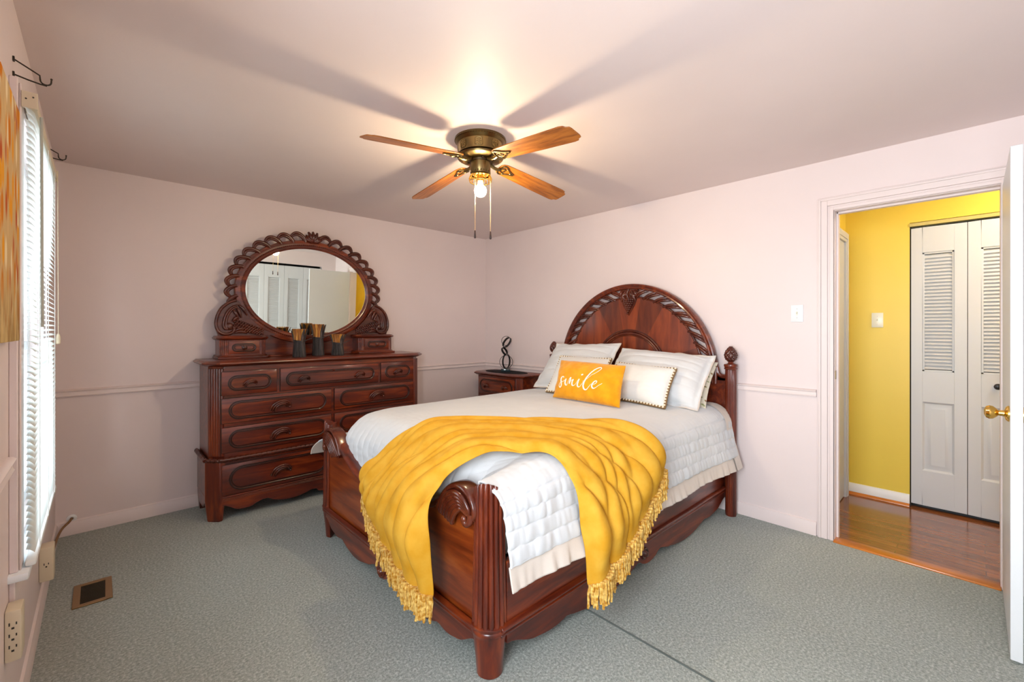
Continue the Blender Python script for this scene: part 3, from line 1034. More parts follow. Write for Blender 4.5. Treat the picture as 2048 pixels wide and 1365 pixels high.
def drawer_front(mb, M, x0, x1, z0, z1, m=(0.045, 0.03), b=0.004):
    """drawer board plus raised stadium moulding; local frame x, z(up)->y, out = +z"""
    mb.rbox(x0, x1, z0, z1, 0, 0.014, b, M=M)
    mb.mi = 1
    mb.box(x0 - 0.0045, x1 + 0.0045, z0 - 0.0045, z1 + 0.0045, -0.002, 0.0022, M=M)  # dark plate behind the board paints the shadow gap round the drawer
    st = stadium(x0 + m[0], x1 - m[0], z0 + m[1], z1 - m[1])
    mb.tube([M @ Vector((a, c_, 0.0145)) for a, c_ in st], 0.0055, 8, closed=True)
    st = stadium(x0 + m[0] + 0.012, x1 - m[0] - 0.012, z0 + m[1] + 0.012, z1 - m[1] - 0.012)
    mb.tube([M @ Vector((a, c_, 0.0140)) for a, c_ in st], 0.0030, 6, closed=True)
    mb.mi = 0
    st = stadium(x0 + m[0] + 0.016, x1 - m[0] - 0.016, z0 + m[1] + 0.016, z1 - m[1] - 0.016)
    mb.prism(st, 0.012, 0.0165, M)


def leaf_handle(M, cx, cz, w):
    """carved arched leaf pull"""
    mb = MB()
    for j, (k, rr) in enumerate(((1.0, 1.0), (0.78, 0.9), (0.58, 0.8))):
        pts, rad = [], []
        for i in range(15):
            f = i / 14
            a = PI * (1 - f)
            x = cx + 0.5 * w * k * math.cos(a) - 0.04 * w * (1 - f)
            z = cz - 0.012 + 0.40 * w * k * math.sin(a) - 0.16 * w * (1 - f) ** 2 * (2 - k)
            y = 0.012 + 0.024 * math.sin(PI * f) ** 0.7 + 0.002 * j
            pts.append(M @ Vector((x, z, y)))
            rad.append(w * 0.060 * rr * (0.55 + 0.75 * math.sin(PI * (0.15 + 0.75 * (1 - f)))))
        mb.tube(pts, rad, 8)
    mb.sphere((cx + 0.46 * w, cz - 0.016, 0.018), w * 0.07, 6, 10, M)
    return mb


def knob_mesh(M, cx, cz, r=0.014):
    mb = MB()
    mb.lathe([(r * 1.25, 0.0), (r * 1.25, 0.004), (r * 0.6, 0.007), (r * 0.55, 0.012), (r, 0.017), (r * 1.02, 0.022), (r * 0.6, 0.027), (0.001, 0.028)], 18, M @ Matrix.Translation((cx, cz, 0.013)))
    return mb


def reeds(mb, p0, p1, nrm, z0, z1, n, r, zr=None):
    """vertical half-round reeds standing between p0 and p1 (plan points) on a flat backing"""
    p0, p1, nrm = Vector((*p0, 0)), Vector((*p1, 0)), Vector((*nrm, 0))
    for k in range(n):
        p = p0.lerp(p1, (k + 0.5) / n) + nrm * (r * 0.15)
        mb.tube([(p.x, p.y, z0), (p.x, p.y, z1)], r, 10)


def offset_plan(xl, xr, yb, yf, c):
    """plan outline with canted front corners"""
    return [(xl, yb), (xl, yf + c), (xl + c, yf), (xr - c, yf), (xr, yf + c), (xr, yb)]


# ------------------------------------------------------------------ dresser
DXL, DXR, DYF, DYB = -2.856, -1.18, -0.450, -0.02
DTOP = 1.125
ds = thing('dresser', (-2.03, -0.24, 0), 'dark cherry dresser with carved oval drawer fronts against the pink wall', 'dresser')
c = 0.082
plan = offset_plan(DXL, DXR, DYB, DYF, c)
mb = MB(); mb.prism(plan, 0.40, 1.088)
mb.prism(offset_plan(DXL - 0.016, DXR + 0.016, DYB, DYF - 0.014, c), 0.15, 0.425)
mb.build('carcass', M_CHX, ds, bevel=0.003)
mb = MB()
P = []
for off, z in ((0.0, 1.086), (0.016, 1.088), (0.026, 1.094), (0.036, 1.098), (0.042, 1.106), (0.040, 1.113), (0.030, 1.119), (0.026, 1.125)):
    P.append([(x, y, z) for x, y in offset_plan(DXL - off, DXR + off, DYB, DYF - off, c + off * 0.25)])
mb.grid(P, wv=True, cap=True)
mb.build('top', M_CHX, ds, smooth=40)
# pilasters
for sx in (0, 1):
    mb = MB()
    if sx == 0:
        a, b_, nn = (DXL + 0.004, DYF + c - 0.006), (DXL + c - 0.002, DYF + 0.000), (-0.7071, -0.7071)
    else:
        a, b_, nn = (DXR - 0.004, DYF + c - 0.006), (DXR - c + 0.002, DYF + 0.000), (0.7071, -0.7071)
    reeds(mb, a, b_, nn, 0.455, 1.070, 6, 0.0105)
    mb.build('pilaster', M_CHZ, ds)
# rope moulding around the waist
mb = MB()
o_ = 0.020
pl = offset_plan(DXL - o_, DXR + o_, DYB, DYF - o_, c)
path = []
for i in range(len(pl) - 1):
    p, q = Vector((*pl[i], 0.430)), Vector((*pl[i + 1], 0.430))
    n = max(2, int((q - p).length / 0.006))
    path += [p.lerp(q, k / n) for k in range(n)]
path.append(Vector((*pl[-1], 0.430)))
mb.tube(path, 0.0155, 10, up=(0, 0, 1), rope=(2, 0.034))
mb.build('rope_moulding', M_CHD, ds, smooth=60)
# legs: tapered canted corner posts and rear feet
for sx in (-1, 1):
    xo = DXL - 0.022 if sx < 0 else DXR + 0.022
    yo = DYF - 0.020
    w = 0.108

    def foot(f, s=sx, xo=xo, yo=yo, w=w):
        d = w * (1 - f)
        return [(xo + s * 0, yo + w), (xo + s * 0 - s * 0.0, yo + c * 0.9), (xo - s * c * 0.9, yo), (xo - s * w, yo), (xo - s * w, yo + w)]
    mb = MB()
    P = []
    for z, k in ((0.0, 0.70), (0.010, 0.76), (0.075, 0.86), (0.150, 1.0), (0.418, 1.0)):
        pts = foot(0)
        cx, cy = xo - sx * w * 0.55, yo + w * 0.55
        P.append([(cx + (x - cx) * k, cy + (y - cy) * k, z) for x, y in pts])
    mb.grid(P, wv=True, cap=True)
    mb.build('leg', M_CHZ, ds, smooth=20, bevel=0.004)
    mb = MB()
    xi = DXL - 0.014 if sx < 0 else DXR + 0.014
    P = []
    for z, k in ((0.0, 0.75), (0.12, 1.0), (0.16, 1.0)):
        cx, cy = xi - sx * 0.03, DYB - 0.035
        P.append([(cx + dx * k, cy + dy * k, z) for dx, dy in ((-0.03, -0.035), (0.03, -0.035), (0.03, 0.035), (-0.03, 0.035))])
    mb.grid(P, wv=True, cap=True)
    mb.build('leg', M_CHZ, ds, smooth=20)
# scalloped apron (front) and side aprons
xa, xb = DXL + 0.07, DXR - 0.07


def apron_poly(x0, x1, ztop, f, n=80):
    return [(x0, ztop)] + [(x0 + (x1 - x0) * i / n, f(2 * i / n - 1)) for i in range(n + 1)] + [(x1, ztop)]


def dresser_apron(t):
    t = abs(t)
    if t < 0.16:
        return 0.040 + 0.018 * (t / 0.16) ** 2
    if t < 0.22:
        return 0.078
    if t < 0.62:
        return 0.050 + 0.055 * abs((t - 0.42) / 0.2) ** 2.2 * (0.55 if t < 0.42 else 0.7)
    if t < 0.70:
        return 0.094
    return 0.062 + 0.05 * smooth01((t - 0.86) / 0.14) + 0.024 * smooth01((0.78 - t) / 0.08)


mb = MB()
Mf = frame((0, DYF - 0.014, 0), (1, 0, 0), (0, 0, 1))   # local x, y=z(up), z = outwards (-y)
mb.prism(apron_poly(xa, xb, 0.170, dresser_apron), -0.012, 0.004, Mf)
for z, rr in ((0.168, 0.006), (0.156, 0.004), (0.147, 0.004)):
    mb.tube([Mf @ Vector((xa, z, 0.004)), Mf @ Vector((xb, z, 0.004))], rr, 8)
for xs in (DXL - 0.012, DXR + 0.012):
    Ms = frame((xs, 0, 0), (0, 1, 0), (0, 0, 1))
    mb.prism(apron_poly(DYF + 0.09, DYB - 0.05, 0.170, lambda t: 0.07 + 0.06 * abs(t) ** 3), -0.006, 0.006, Ms)
mb.build('apron', M_CHX, ds, bevel=0.002)
# drawers
Mr = frame((0, DYF, 0), (1, 0, 0), (0, 0, 1))
Mlow = frame((0, DYF - 0.014, 0), (1, 0, 0), (0, 0, 1))
xm = (DXL + DXR) / 2
rows = [
    (Mr, [(-2.791, -2.437), (-2.413, -1.619), (-1.594, -1.268)], 0.881, 1.050, 'small'),
    (Mr, [(-2.791, -2.030), (-2.004, -1.268)], 0.685, 0.860, 'big'),
    (Mr, [(-2.791, -2.030), (-2.004, -1.268)], 0.477, 0.654, 'big'),
    (Mlow, [(-2.791, -2.030), (-2.004, -1.268)], 0.182, 0.396, 'big'),
]
for M, xs, z0, z1, kind in rows:
    for i, (x0, x1) in enumerate(xs):
        mb = MB()
        drawer_front(mb, M, x0, x1, z0, z1, (0.042, 0.034) if kind == 'small' else (0.046, 0.026))
        dr = mb.build('drawer', [M_CHX, M_GLAZE_SHADE], ds, smooth=40)
        zc = (z0 + z1) / 2
        if kind == 'small' and i == 1:
            hs = [(x0 + 0.215 * (x1 - x0), 0.085), (x0 + 0.785 * (x1 - x0), 0.085)]
            kb = knob_mesh(M, (x0 + x1) / 2, z1 - 0.034, 0.008)
            kb.build('keyhole_button', M_CHD, dr)
        elif kind == 'small':
            hs = [((x0 + x1) / 2, 0.085)]
        else:
            hs = [((x0 + x1) / 2, 0.135)]
        for hx, w in hs:
            leaf_handle(M, hx, zc, w).build('handle', M_CHD, dr, smooth=60)
# small escutcheon mark lying on the top edge (worn spot of bare metal)

# ------------------------------------------------------------------ mirror standing on the dresser
GX, GZ, GA, GB = -2.072, 1.672, 0.502, 0.376
mr = thing('dresser_mirror', (-2.065, -0.15, DTOP), 'oval mirror with carved open rope border standing on the dresser', 'mirror')
TILT = R(2.2)
MM = Matrix.Translation((GX, -0.075, GZ)) @ Matrix.Translation((0, 0, -0.40)) @ Matrix.Rotation(TILT, 4, 'X') @ Matrix.Translation((0, 0, 0.40))
# local frame of the mirror: x right, z up, -y towards the room


def ml(x, z, d=0.0):
    return MM @ Vector((x, -d, z))


def ell(a, ea, eb):
    return ea * math.cos(a), eb * math.sin(a)


n = 96
mb = MB()
mb.add([ml(*ell(2 * PI * k / n, GA + 0.006, GB + 0.006), 0.012) for k in range(n)] + [ml(*ell(2 * PI * k / n, GA + 0.006, GB + 0.006), 0.008) for k in range(n)],
       [list(range(n)), list(range(n, 2 * n))[::-1]] + [(k, (k + 1) % n, n + (k + 1) % n, n + k) for k in range(n)])
mb.build('mirror_glass', M_MIRROR, mr, smooth=20, label='oval mirror glass')
mb = MB()
prof = [(-0.004, 0.004), (-0.004, 0.018), (0.006, 0.026), (0.020, 0.030), (0.027, 0.024), (0.032, 0.022), (0.040, 0.024), (0.050, 0.020), (0.066, 0.018), (0.072, 0.010), (0.072, -0.012), (-0.004, -0.012)]
P = []
for k in range(n):
    a = 2 * PI * k / n
    P.append([tuple(ml(*ell(a, GA + o, GB + o), d)) for o, d in prof])
mb.grid(P, wu=True, wv=True)
fr = mb.build('frame', M_CHX, mr, smooth=40)
mb = MB()
for k in range(200):
    a = 2 * PI * k / 200
    x, z = ell(a, GA + 0.029, GB + 0.029)
    p = ml(x, z, 0.024)
    mb.sphere(p, 0.0042, 4, 6)
mb.build('bead_ring', M_CHD, fr, smooth=60)
mb = MB(); mb.add([ml(*ell(2 * PI * k / n, GA + 0.05, GB + 0.05), -0.012) for k in range(n)], [list(range(n))])
mb.build('back_board', M_CHB, mr)
# open rope border: carved loops marching up both sides to the leaf crest
mb = MB()
NL = 10
for s in (-1, 1):
    a_start, a_end = R(200), R(97)      # measured on the left half; mirrored for the right
    for k in range(NL):
        f0 = k / NL
        f1 = (k + 1.22) / NL
        for strand in (0, 1):
            pts, rad = [], []
            for i in range(13):
                f = i / 12
                a = a_start + (a_end - a_start) * (f0 + (f1 - f0) * f)
                h = 0.064 + (0.070 - 0.018 * strand) * math.sin(PI * min(1.0, 0.06 + 0.94 * f)) ** 0.75 - 0.020 * strand * (f > 0.5) * (f - 0.5)
                x, z = ell(a, GA + h, GB + h)
                x = x if s < 0 else -x
                pts.append(ml(x, z, 0.006 + 0.008 * math.sin(PI * f) + 0.010 * f - 0.004 * strand))
                rad.append(0.0085 + 0.0065 * f - 0.001 * strand)
            mb.tube(pts, rad, 8)
mb.build('rope_border', M_CHD, mr, smooth=60)
# crest leaf
mb = MB()
zc = GB + 0.068
for k in range(-3, 4):
    a = R(90 + k * 21)
    l_ = 0.092 if abs(k) < 2 else 0.074
    pts = [ml(0.012 + 0.2 * 0.05 * math.cos(a) + f * l_ * math.cos(a), zc - 0.012 + f * l_ * math.sin(a), 0.012 + 0.016 * math.sin(PI * f)) for f in [i / 7 for i in range(8)]]
    mb.tube(pts, [0.006 + 0.011 * math.sin(PI * (0.15 + 0.75 * i / 7)) for i in range(8)], 8)
mb.build('crest', M_CHD, mr, smooth=60)


# scroll carvings with grapes either side
def scroll_side(s):
    cx = 0.0
    y0 = -0.105

    def W(x, z, d=0.0):
        return (-2.060 + s * x, y0 - d, z)
    mb = MB()
    # silhouette board (x measured outwards from the centre line)
    out = [(0.300, 1.300), (0.695, 1.300), (0.703, 1.335), (0.712, 1.380), (0.706, 1.430), (0.690, 1.480), (0.660, 1.525), (0.620, 1.560), (0.575, 1.580), (0.548, 1.560), (0.520, 1.500), (0.470, 1.430), (0.390, 1.350), (0.300, 1.310)]
    Ms = Matrix(((s, 0, 0, -2.060), (0, 0, -1, y0), (0, 1, 0, 0), (0, 0, 0, 1)))
    mb.prism(out, -0.014, 0.012, Ms)
    # C scrolls and leaves
    rim = catmull([W(0.575, 1.578, .016), W(0.625, 1.556, .016), W(0.672, 1.512, .016), W(0.700, 1.450, .016), W(0.708, 1.385, .016), W(0.692, 1.335, .018), W(0.655, 1.312, .02), W(0.612, 1.318, .02), W(0.590, 1.345, .02), W(0.598, 1.372, .022)], 8)
    mb.tube(rim, [0.012] * len(rim), 8)
    for q, (x0, r0) in enumerate(((0.682, 0.010), (0.664, 0.009))):
        k = 0.02 + 0.016 * q
        rim2 = catmull([W(0.572 - .2 * k, 1.555 - k, .014), W(0.615 - k * .5, 1.530 - k * .6, .016), W(0.655 - k * .8, 1.480 - k * .4, .016), W(0.676 - k, 1.420, .016), W(0.680 - k, 1.375, .018), W(0.660 - k * .6, 1.345 + k * .4, .02), W(0.632, 1.345 + k * .3, .022)], 7)
        mb.tube(rim2, [r0] * len(rim2), 8)
    mb.sphere(W(0.622, 1.372, 0.012), (0.030, 0.016, 0.030), 8, 12)
    for (xa_, za, xb_, zb_) in ((0.575, 1.520, 0.540, 1.440), (0.600, 1.500, 0.560, 1.430), (0.560, 1.540, 0.500, 1.460), (0.590, 1.330, 0.520, 1.350), (0.590, 1.320, 0.500, 1.318), (0.56, 1.44, 0.60, 1.41)):
        pts = [Vector(W(xa_, za, .012)).lerp(Vector(W(xb_, zb_, .016)), i / 6) + Vector((0, -0.008 * math.sin(PI * i / 6), 0.012 * math.sin(PI * i / 6))) for i in range(7)]
        mb.tube(pts, [0.003 + 0.010 * math.sin(PI * (0.1 + 0.8 * i / 6)) for i in range(7)], 8)
    o = mb.build('scroll_carving', M_CHD, mr, smooth=50)
    g = MB()
    rng = random.Random(3)
    for i in range(12):
        for j in range(6):
            u, v = i / 11, j / 5
            x = 0.580 - 0.190 * u + 0.008 * (j % 2)
            z = 1.424 - 0.078 * u - v * (0.072 - 0.030 * u)
            if z < 1.308:
                continue
            g.sphere(W(x, z, 0.016 + 0.005 * rng.random()), 0.0096, 6, 8)
    g.build('grapes', M_CHD, o, smooth=60)


for s in (-1, 1):
    scroll_side(s)
# drawer boxes, base plank and back rail
mb = MB(); mb.prism([(-2.775, -0.022), (-2.775, -0.232), (-2.44, -0.232), (-2.40, -0.135), (-1.73, -0.135), (-1.69, -0.232), (-1.335, -0.232), (-1.335, -0.022)], DTOP + 0.0005, DTOP + 0.016)
P = []
mb.build('base', M_CHX, mr, bevel=0.003)
mb = MB(); mb.box(-2.46, -1.67, -0.070, -0.045, DTOP + 0.012, 1.335)
mb.build('back_rail', M_CHX, mr)
for x0, x1 in ((-2.757, -2.448), (-1.682, -1.348)):
    mb = MB()
    yb_, yf_ = -0.024, -0.215
    mb.prism(offset_plan(x0, x1, yb_, yf_, 0.040), DTOP + 0.014, 1.268)
    P = []
    for off, z in ((0.010, DTOP + 0.012), (0.014, DTOP + 0.018), (0.010, DTOP + 0.026), (0.0, DTOP + 0.028)):
        P.append([(x, y, z) for x, y in offset_plan(x0 - off, x1 + off, yb_, yf_ - off, 0.045)])
    mb.grid(P, wv=True, cap=True)
    P = []
    for off, z in ((0.0, 1.266), (0.012, 1.270), (0.020, 1.278), (0.022, 1.286), (0.014, 1.294), (0.010, 1.300)):
        P.append([(x, y, z) for x, y in offset_plan(x0 - off, x1 + off, yb_, yf_ - off, 0.048)])
    mb.grid(P, wv=True, cap=True)
    reeds(mb, (x0 + 0.002, yf_ + 0.040), (x0 + 0.040, yf_ + 0.001), (-0.7071, -0.7071), DTOP + 0.028, 1.266, 4, 0.0075)
    reeds(mb, (x1 - 0.002, yf_ + 0.040), (x1 - 0.040, yf_ + 0.001), (0.7071, -0.7071), DTOP + 0.028, 1.266, 4, 0.0075)
    bx_ = mb.build('drawer_box', M_CHX, mr, smooth=40)
    mb = MB()
    Mb = frame((0, yf_ + 0.004, 0), (1, 0, 0), (0, 0, 1))
    drawer_front(mb, Mb, x0 + 0.050, x1 - 0.050, DTOP + 0.036, 1.258, (0.028, 0.022), 0.003)
    dd = mb.build('drawer', [M_CHX, M_GLAZE_SHADE], bx_, smooth=40)
    kb = knob_mesh(Mb, (x0 + x1) / 2, (DTOP + 0.036 + 1.258) / 2, 0.016)
    kb.build('knob', M_CHD, bx_)


# ------------------------------------------------------------------ twig candles on the dresser
def twig_candle(loc, h, w, label):
    th = thing('twig_candle', loc, label, 'candle', 'twig bundle candles on the dresser')
    x, y, z = loc
    rng = random.Random(int(h * 1000))
    tie = 0.56 * h
    mb = MB()
    for k in range(30):
        a = 2 * PI * k / 30 + rng.uniform(-.08, .08)
        r0, r1, r2 = w * 0.50, w * 0.40, w * (0.50 + 0.0 * rng.random())
        top = h * rng.uniform(0.84, 0.93)
        pts = [(x + r0 * math.cos(a), y + r0 * math.sin(a), z + 0.0005), (x + (r0 + r1) / 2 * math.cos(a), y + (r0 + r1) / 2 * math.sin(a), z + tie * 0.5), (x + r1 * math.cos(a), y + r1 * math.sin(a), z + tie)]
        mb.tube(pts, 0.0062, 6)
    mb.lathe([(w * 0.48, z + 0.0004), (w * 0.38, z + tie)], 24, Matrix.Translation((x, y, 0)))
    mb.build('twig_bundle', M_REED, th, smooth=60)
    mb = MB()
    for k in range(26):
        a = 2 * PI * k / 26 + rng.uniform(-.08, .08)
        r1, r2 = w * 0.39, w * rng.uniform(0.47, 0.56)
        pts = [(x + (r1 + (r2 - r1) * f ** 1.6) * math.cos(a), y + (r1 + (r2 - r1) * f ** 1.6) * math.sin(a), z + tie + (h - tie) * f * rng.uniform(.985, 1)) for f in (0, .33, .66, 1)]
        mb.tube(pts, [0.0056, 0.0056, 0.0052, 0.004], 6)
    mb.lathe([(w * 0.36, z + tie), (w * 0.40, z + tie + (h - tie) * 0.5), (w * 0.47, z + h * 0.985), (w * 0.1, z + h * 0.99)], 24, Matrix.Translation((x, y, 0)))
    mb.build('wax_top', M_WAX, th, smooth=60, label='amber wax top of upright twigs')
    mb = MB()
    for k in range(9):
        a = 2 * PI * (k + 0.2) / 9
        r1, r2 = w * 0.44, w * 0.74
        if k in (1, 5, 6):
            continue
        pts = [(x + (r1 + (r2 - r1) * f * f) * math.cos(a), y + (r1 + (r2 - r1) * f * f) * math.sin(a), z + tie * 0.92 + (h * 0.99 - tie * .92) * f) for f in (0, .25, .5, .75, 1)]
        mb.tube(pts, [0.009, 0.013, 0.014, 0.011, 0.003], 6, up=(math.cos(a), math.sin(a), 0), flat=0.45)
    mb.build('dark_leaves', M_REED, th, smooth=60)
    mb = MB()
    for dz in (-0.006, 0, 0.006):
        mb.tube([(x + w * 0.46 * math.cos(2 * PI * i / 24), y + w * 0.46 * math.sin(2 * PI * i / 24), z + tie + dz + 0.003 * math.sin(4 * PI * i / 24 + dz * 300)) for i in range(24)], 0.0034, 6, closed=True)
    mb.tube(catmull([(x + .3 * w, y - w * 0.40, z + tie), (x + w * .62, y - w * .5, z + tie + .014), (x + w * 0.95, y - w * .5, z + tie + .024)], 5), 0.003, 6)
    mb.build('tie', M_REED, th, smooth=60)
    return th


twig_candle((-2.232, -0.315, DTOP), 0.228, 0.090, 'medium twig bundle candle with amber top, leftmost on the dresser')
twig_candle((-2.055, -0.235, DTOP), 0.268, 0.086, 'tallest twig bundle candle with amber top, in the middle on the dresser')
twig_candle((-1.900, -0.265, DTOP), 0.182, 0.094, 'short twig bundle candle with amber top, right on the dresser')

# ------------------------------------------------------------------ nightstand
NX, NY0, NY1, NZ = -0.385, -0.985, -0.215, 0.882
ns = thing('nightstand', (-0.2, -0.64, 0), 'cherry nightstand in the room corner left of the bed', 'nightstand')


def nplan(o, cc):
    return [(-0.022, NY1 + o), (NX - o + cc, NY1 + o), (NX - o, NY1 + o - cc), (NX - o, NY0 - o + cc), (NX - o + cc, NY0 - o), (-0.022, NY0 - o)]


mb = MB(); mb.prism(nplan(-0.035, 0.055), 0.13, NZ - 0.030)
mb.build('carcass', M_CHY, ns, bevel=0.003)
mb = MB()
P = []
for off, z in ((-0.03, NZ - 0.034), (-0.014, NZ - 0.032), (-0.006, NZ - 0.024), (0.004, NZ - 0.018), (0.006, NZ - 0.010), (-0.004, NZ - 0.003), (-0.008, NZ)):
    P.append([(x, y, z) for x, y in nplan(off, 0.06)])
mb.grid(P, wv=True, cap=True)
mb.build('top', M_CHY, ns, smooth=40)
for s in (0, 1):
    mb = MB()
    if s == 0:
        reeds(mb, (NX + 0.035 + 0.003, NY0 + 0.035 + 0.054), (NX + 0.035 + 0.054, NY0 + 0.035 + 0.003), (-0.7071, -0.7071), 0.14, NZ - 0.036, 6, 0.0075)
    else:
        reeds(mb, (NX + 0.035 + 0.003, NY1 - 0.035 - 0.054), (NX + 0.035 + 0.054, NY1 - 0.035 - 0.003), (-0.7071, 0.7071), 0.14, NZ - 0.036, 6, 0.0075)
    mb.build('pilaster', M_CHZ, ns)
Mn = frame((NX + 0.035, 0, 0), (0, -1, 0), (0, 0, 1))
for z0, z1 in ((0.650, 0.832), (0.40, 0.625), (0.16, 0.375)):
    mb = MB()
    drawer_front(mb, Mn, -NY1 + 0.10, -NY0 - 0.10, z0, z1, (0.03, 0.026))
    dr = mb.build('drawer', [M_CHY, M_GLAZE_SHADE], ns, smooth=40)
    for f in (0.24, 0.76):
        yy = -NY1 + 0.10 + f * (NY1 - NY0 - 0.2)
        leaf_handle(Mn, yy, (z0 + z1) / 2, 0.085).build('handle', M_CHD, dr, smooth=60)
for px, py in ((NX + 0.07, NY0 + 0.07), (NX + 0.07, NY1 - 0.07), (-0.06, NY0 + 0.07), (-0.06, NY1 - 0.07)):
    mb = MB()
    P = [[(px + a * k, py + b_ * k, z) for a, b_ in ((-.03, -.03), (.03, -.03), (.03, .03), (-.03, .03))] for z, k in ((0, .75), (0.13, 1.05), (0.15, 1.05))]
    mb.grid(P, wv=True, cap=True)
    mb.build('leg', M_CHZ, ns, smooth=20)
mb = MB()
n = 64
ca, cb_ = (-0.195, -0.58), (0.140, 0.30)
mb.grid([[(ca[0] + cb_[0] * k_ * math.cos(2 * PI * i / n) * (1 + 0.012 * math.cos(24 * 2 * PI * i / n)), ca[1] + cb_[1] * k_ * math.sin(2 * PI * i / n) * (1 + 0.012 * math.cos(24 * 2 * PI * i / n)), z) for i in range(n)]
         for k_, z in ((1.0, NZ + 0.0004), (1.0, NZ + 0.0026), (0.93, NZ + 0.003))], wv=True, cap=True)
tag(mb.build('placemat', mat('charcoal_placemat', (0.016, 0.016, 0.019), 0.8, spec=0.1), loc=(ca[0], ca[1], NZ)), 'oval charcoal placemat lying on the nightstand', 'placemat')

# ring sculpture
sc = thing('ring_sculpture', (-0.16, -0.535, NZ + 0.003), 'black sculpture of stacked metal rings on the nightstand', 'sculpture')
SX, SY, SZ = -0.16, -0.535, NZ + 0.003
UR = Vector((0.727, -0.687, 0))      # across the view
UV = Vector((0.687, 0.727, 0))       # along the view
mb = MB()
Mb = frame((SX, SY, SZ), UR, UV)
mb.rbox(-0.050, 0.050, -0.050, 0.050, 0, 0.030, 0.003, M=Mb)
mb.build('base', mat('dark_glass_base', (0.02, 0.04, 0.05), 0.08, coat=0.5), sc)


def ring(cx, cz, r, yaw, lean, width, cd=0.0, roll=0.0):
    """flat metal band bent to a ring; cx across, cz up from the base"""
    m = MB()
    C0 = Vector((SX, SY, SZ)) + UR * cx + UV * cd + Vector((0, 0, cz))
    Rm = Matrix.Rotation(R(roll), 4, UV) @ Matrix.Rotation(R(lean), 4, UR) @ Matrix.Rotation(R(yaw), 4, 'Z')
    P = []
    for i in range(48):
        a = 2 * PI * i / 48
        row = []
        for dr, dw in ((0, -width / 2), (0, width / 2), (0.0045, width / 2), (0.0045, -width / 2)):
            q = UR * ((r - dr) * math.cos(a)) + Vector((0, 0, (r - dr) * math.sin(a))) + UV * dw
            row.append(tuple(C0 + Rm.to_3x3() @ q))
        P.append(row)
    m.grid(P, wu=True, wv=True)
    m.build('ring', M_BLACK, sc, smooth=40)


ring(0.006, 0.103, 0.074, 8, 0, 0.012)
ring(0.008, 0.110, 0.081, 62, 0, 0.018)
ring(-0.012, 0.222, 0.046, 66, 0, 0.022, roll=-32)
ring(0.014, 0.318, 0.063, 62, 0, 0.022, roll=34)
ring(0.006, 0.335, 0.053, 10, 0, 0.010)


# ------------------------------------------------------------------ bed
BYC = -2.020
bed = thing('bed', (-1.2, BYC, 0), 'cherry bed with arched carved headboard and low curved footboard', 'bed')
PL, PR = -1.170, -2.866            # headboard posts
# --- headboard
HCZ, HR = 0.992, 0.750             # arch centre height and outer radius
hx = -0.062


def hp(r, a, d=0.0):
    """point on the headboard plane, a measured from +y side over the top; d towards the room"""
    return (hx - d, BYC + r * math.cos(a), HCZ + r * math.sin(a))


hb = MB()
n = 72
prof = [(0.705, -0.02), (0.705, 0.012), (0.712, 0.020), (0.722, 0.018), (0.728, 0.024), (0.738, 0.028), (0.747, 0.024), (0.750, 0.014), (0.750, -0.02)]
hb.grid([[hp(r, PI * (-0.02 + 1.04 * i / n), d) for r, d in prof] for i in range(n + 1)], wv=True, cap=True)
# lower board and curled ends
hb.box(hx - 0.010, hx + 0.020, BYC - 0.81, BYC + 0.81, 0.16, HCZ + 0.02)
for s in (-1, 1):
    pts = catmull([(hx - 0.006, BYC + s * 0.742, HCZ + 0.075), (hx - 0.006, BYC + s * 0.752, HCZ + 0.035), (hx - 0.006, BYC + s * 0.778, HCZ + 0.012), (hx - 0.006, BYC + s * 0.815, HCZ + 0.012)], 8)
    hb.tube(pts, 0.016, 8)
    hb.prism([(BYC + s * 0.70, HCZ - 0.02), (BYC + s * 0.74, HCZ + 0.07), (BYC + s * 0.775, HCZ + 0.014), (BYC + s * 0.82, HCZ + 0.012), (BYC + s * 0.82, HCZ - 0.02)], -0.01, 0.01, Matrix(((0, 0, 1, hx), (1, 0, 0, 0), (0, 1, 0, 0), (0, 0, 0, 1))))
hbo = hb.build('headboard', M_CHX, bed, smooth=40)
# sunburst panel: wedge veneers around a half-round heart
mb = MB()
nw = 9
for k in range(nw):
    a0, a1 = PI * k / nw, PI * (k + 1) / nw
    mb.mi = (0, 1, 1, 0, 1, 0, 1, 1, 0)[k]
    m_ = 8
    P = [[hp(r, a0 + (a1 - a0) * i / m_, 0.004) for r in (0.325, 0.48, 0.628)] for i in range(m_ + 1)]
    mb.grid(P)
for k in range(5):
    x0, x1 = -0.31 + 0.124 * k, -0.31 + 0.124 * (k + 1)
    mb.mi = (1, 0, 1, 0, 1)[k]
    P = []
    for i in range(7):
        x = x0 + (x1 - x0) * i / 6
        zt = math.sqrt(max(0.0, 0.315 ** 2 - x * x))
        P.append([(hx - 0.004, BYC - x, HCZ + zt * f) for f in (0, 0.5, 1)])
    mb.grid(P)
mb.mi = 1
mb.box(hx - 0.0035, hx + 0.015, BYC - 0.63, BYC + 0.63, HCZ - 0.02, HCZ + 0.004)
for i in range(72):
    a0, a1 = PI * i / 72, PI * (i + 1) / 72
    mb.add([hp(0.0, a0, -0.014), hp(0.628, a0, -0.014), hp(0.628, a1, -0.014)], [(0, 1, 2)])
mb.grid([[hp(0.628, PI * i / 72, d) for d in (-0.014, 0.004)] for i in range(73)])
mb.build('sunburst_panel', [M_CHV2, M_CHV1], bed, smooth=30)
mb = MB()
for r, rr in ((0.322, 0.013), (0.342, 0.007), (0.306, 0.006)):
    mb.tube([hp(r, PI * i / 60, 0.006) for i in range(61)], rr, 8)
for i in range(110):
    mb.sphere(hp(0.352, PI * i / 110, 0.007), 0.0055, 4, 6)
mb.build('inner_arch', M_CHD, bed, smooth=60)
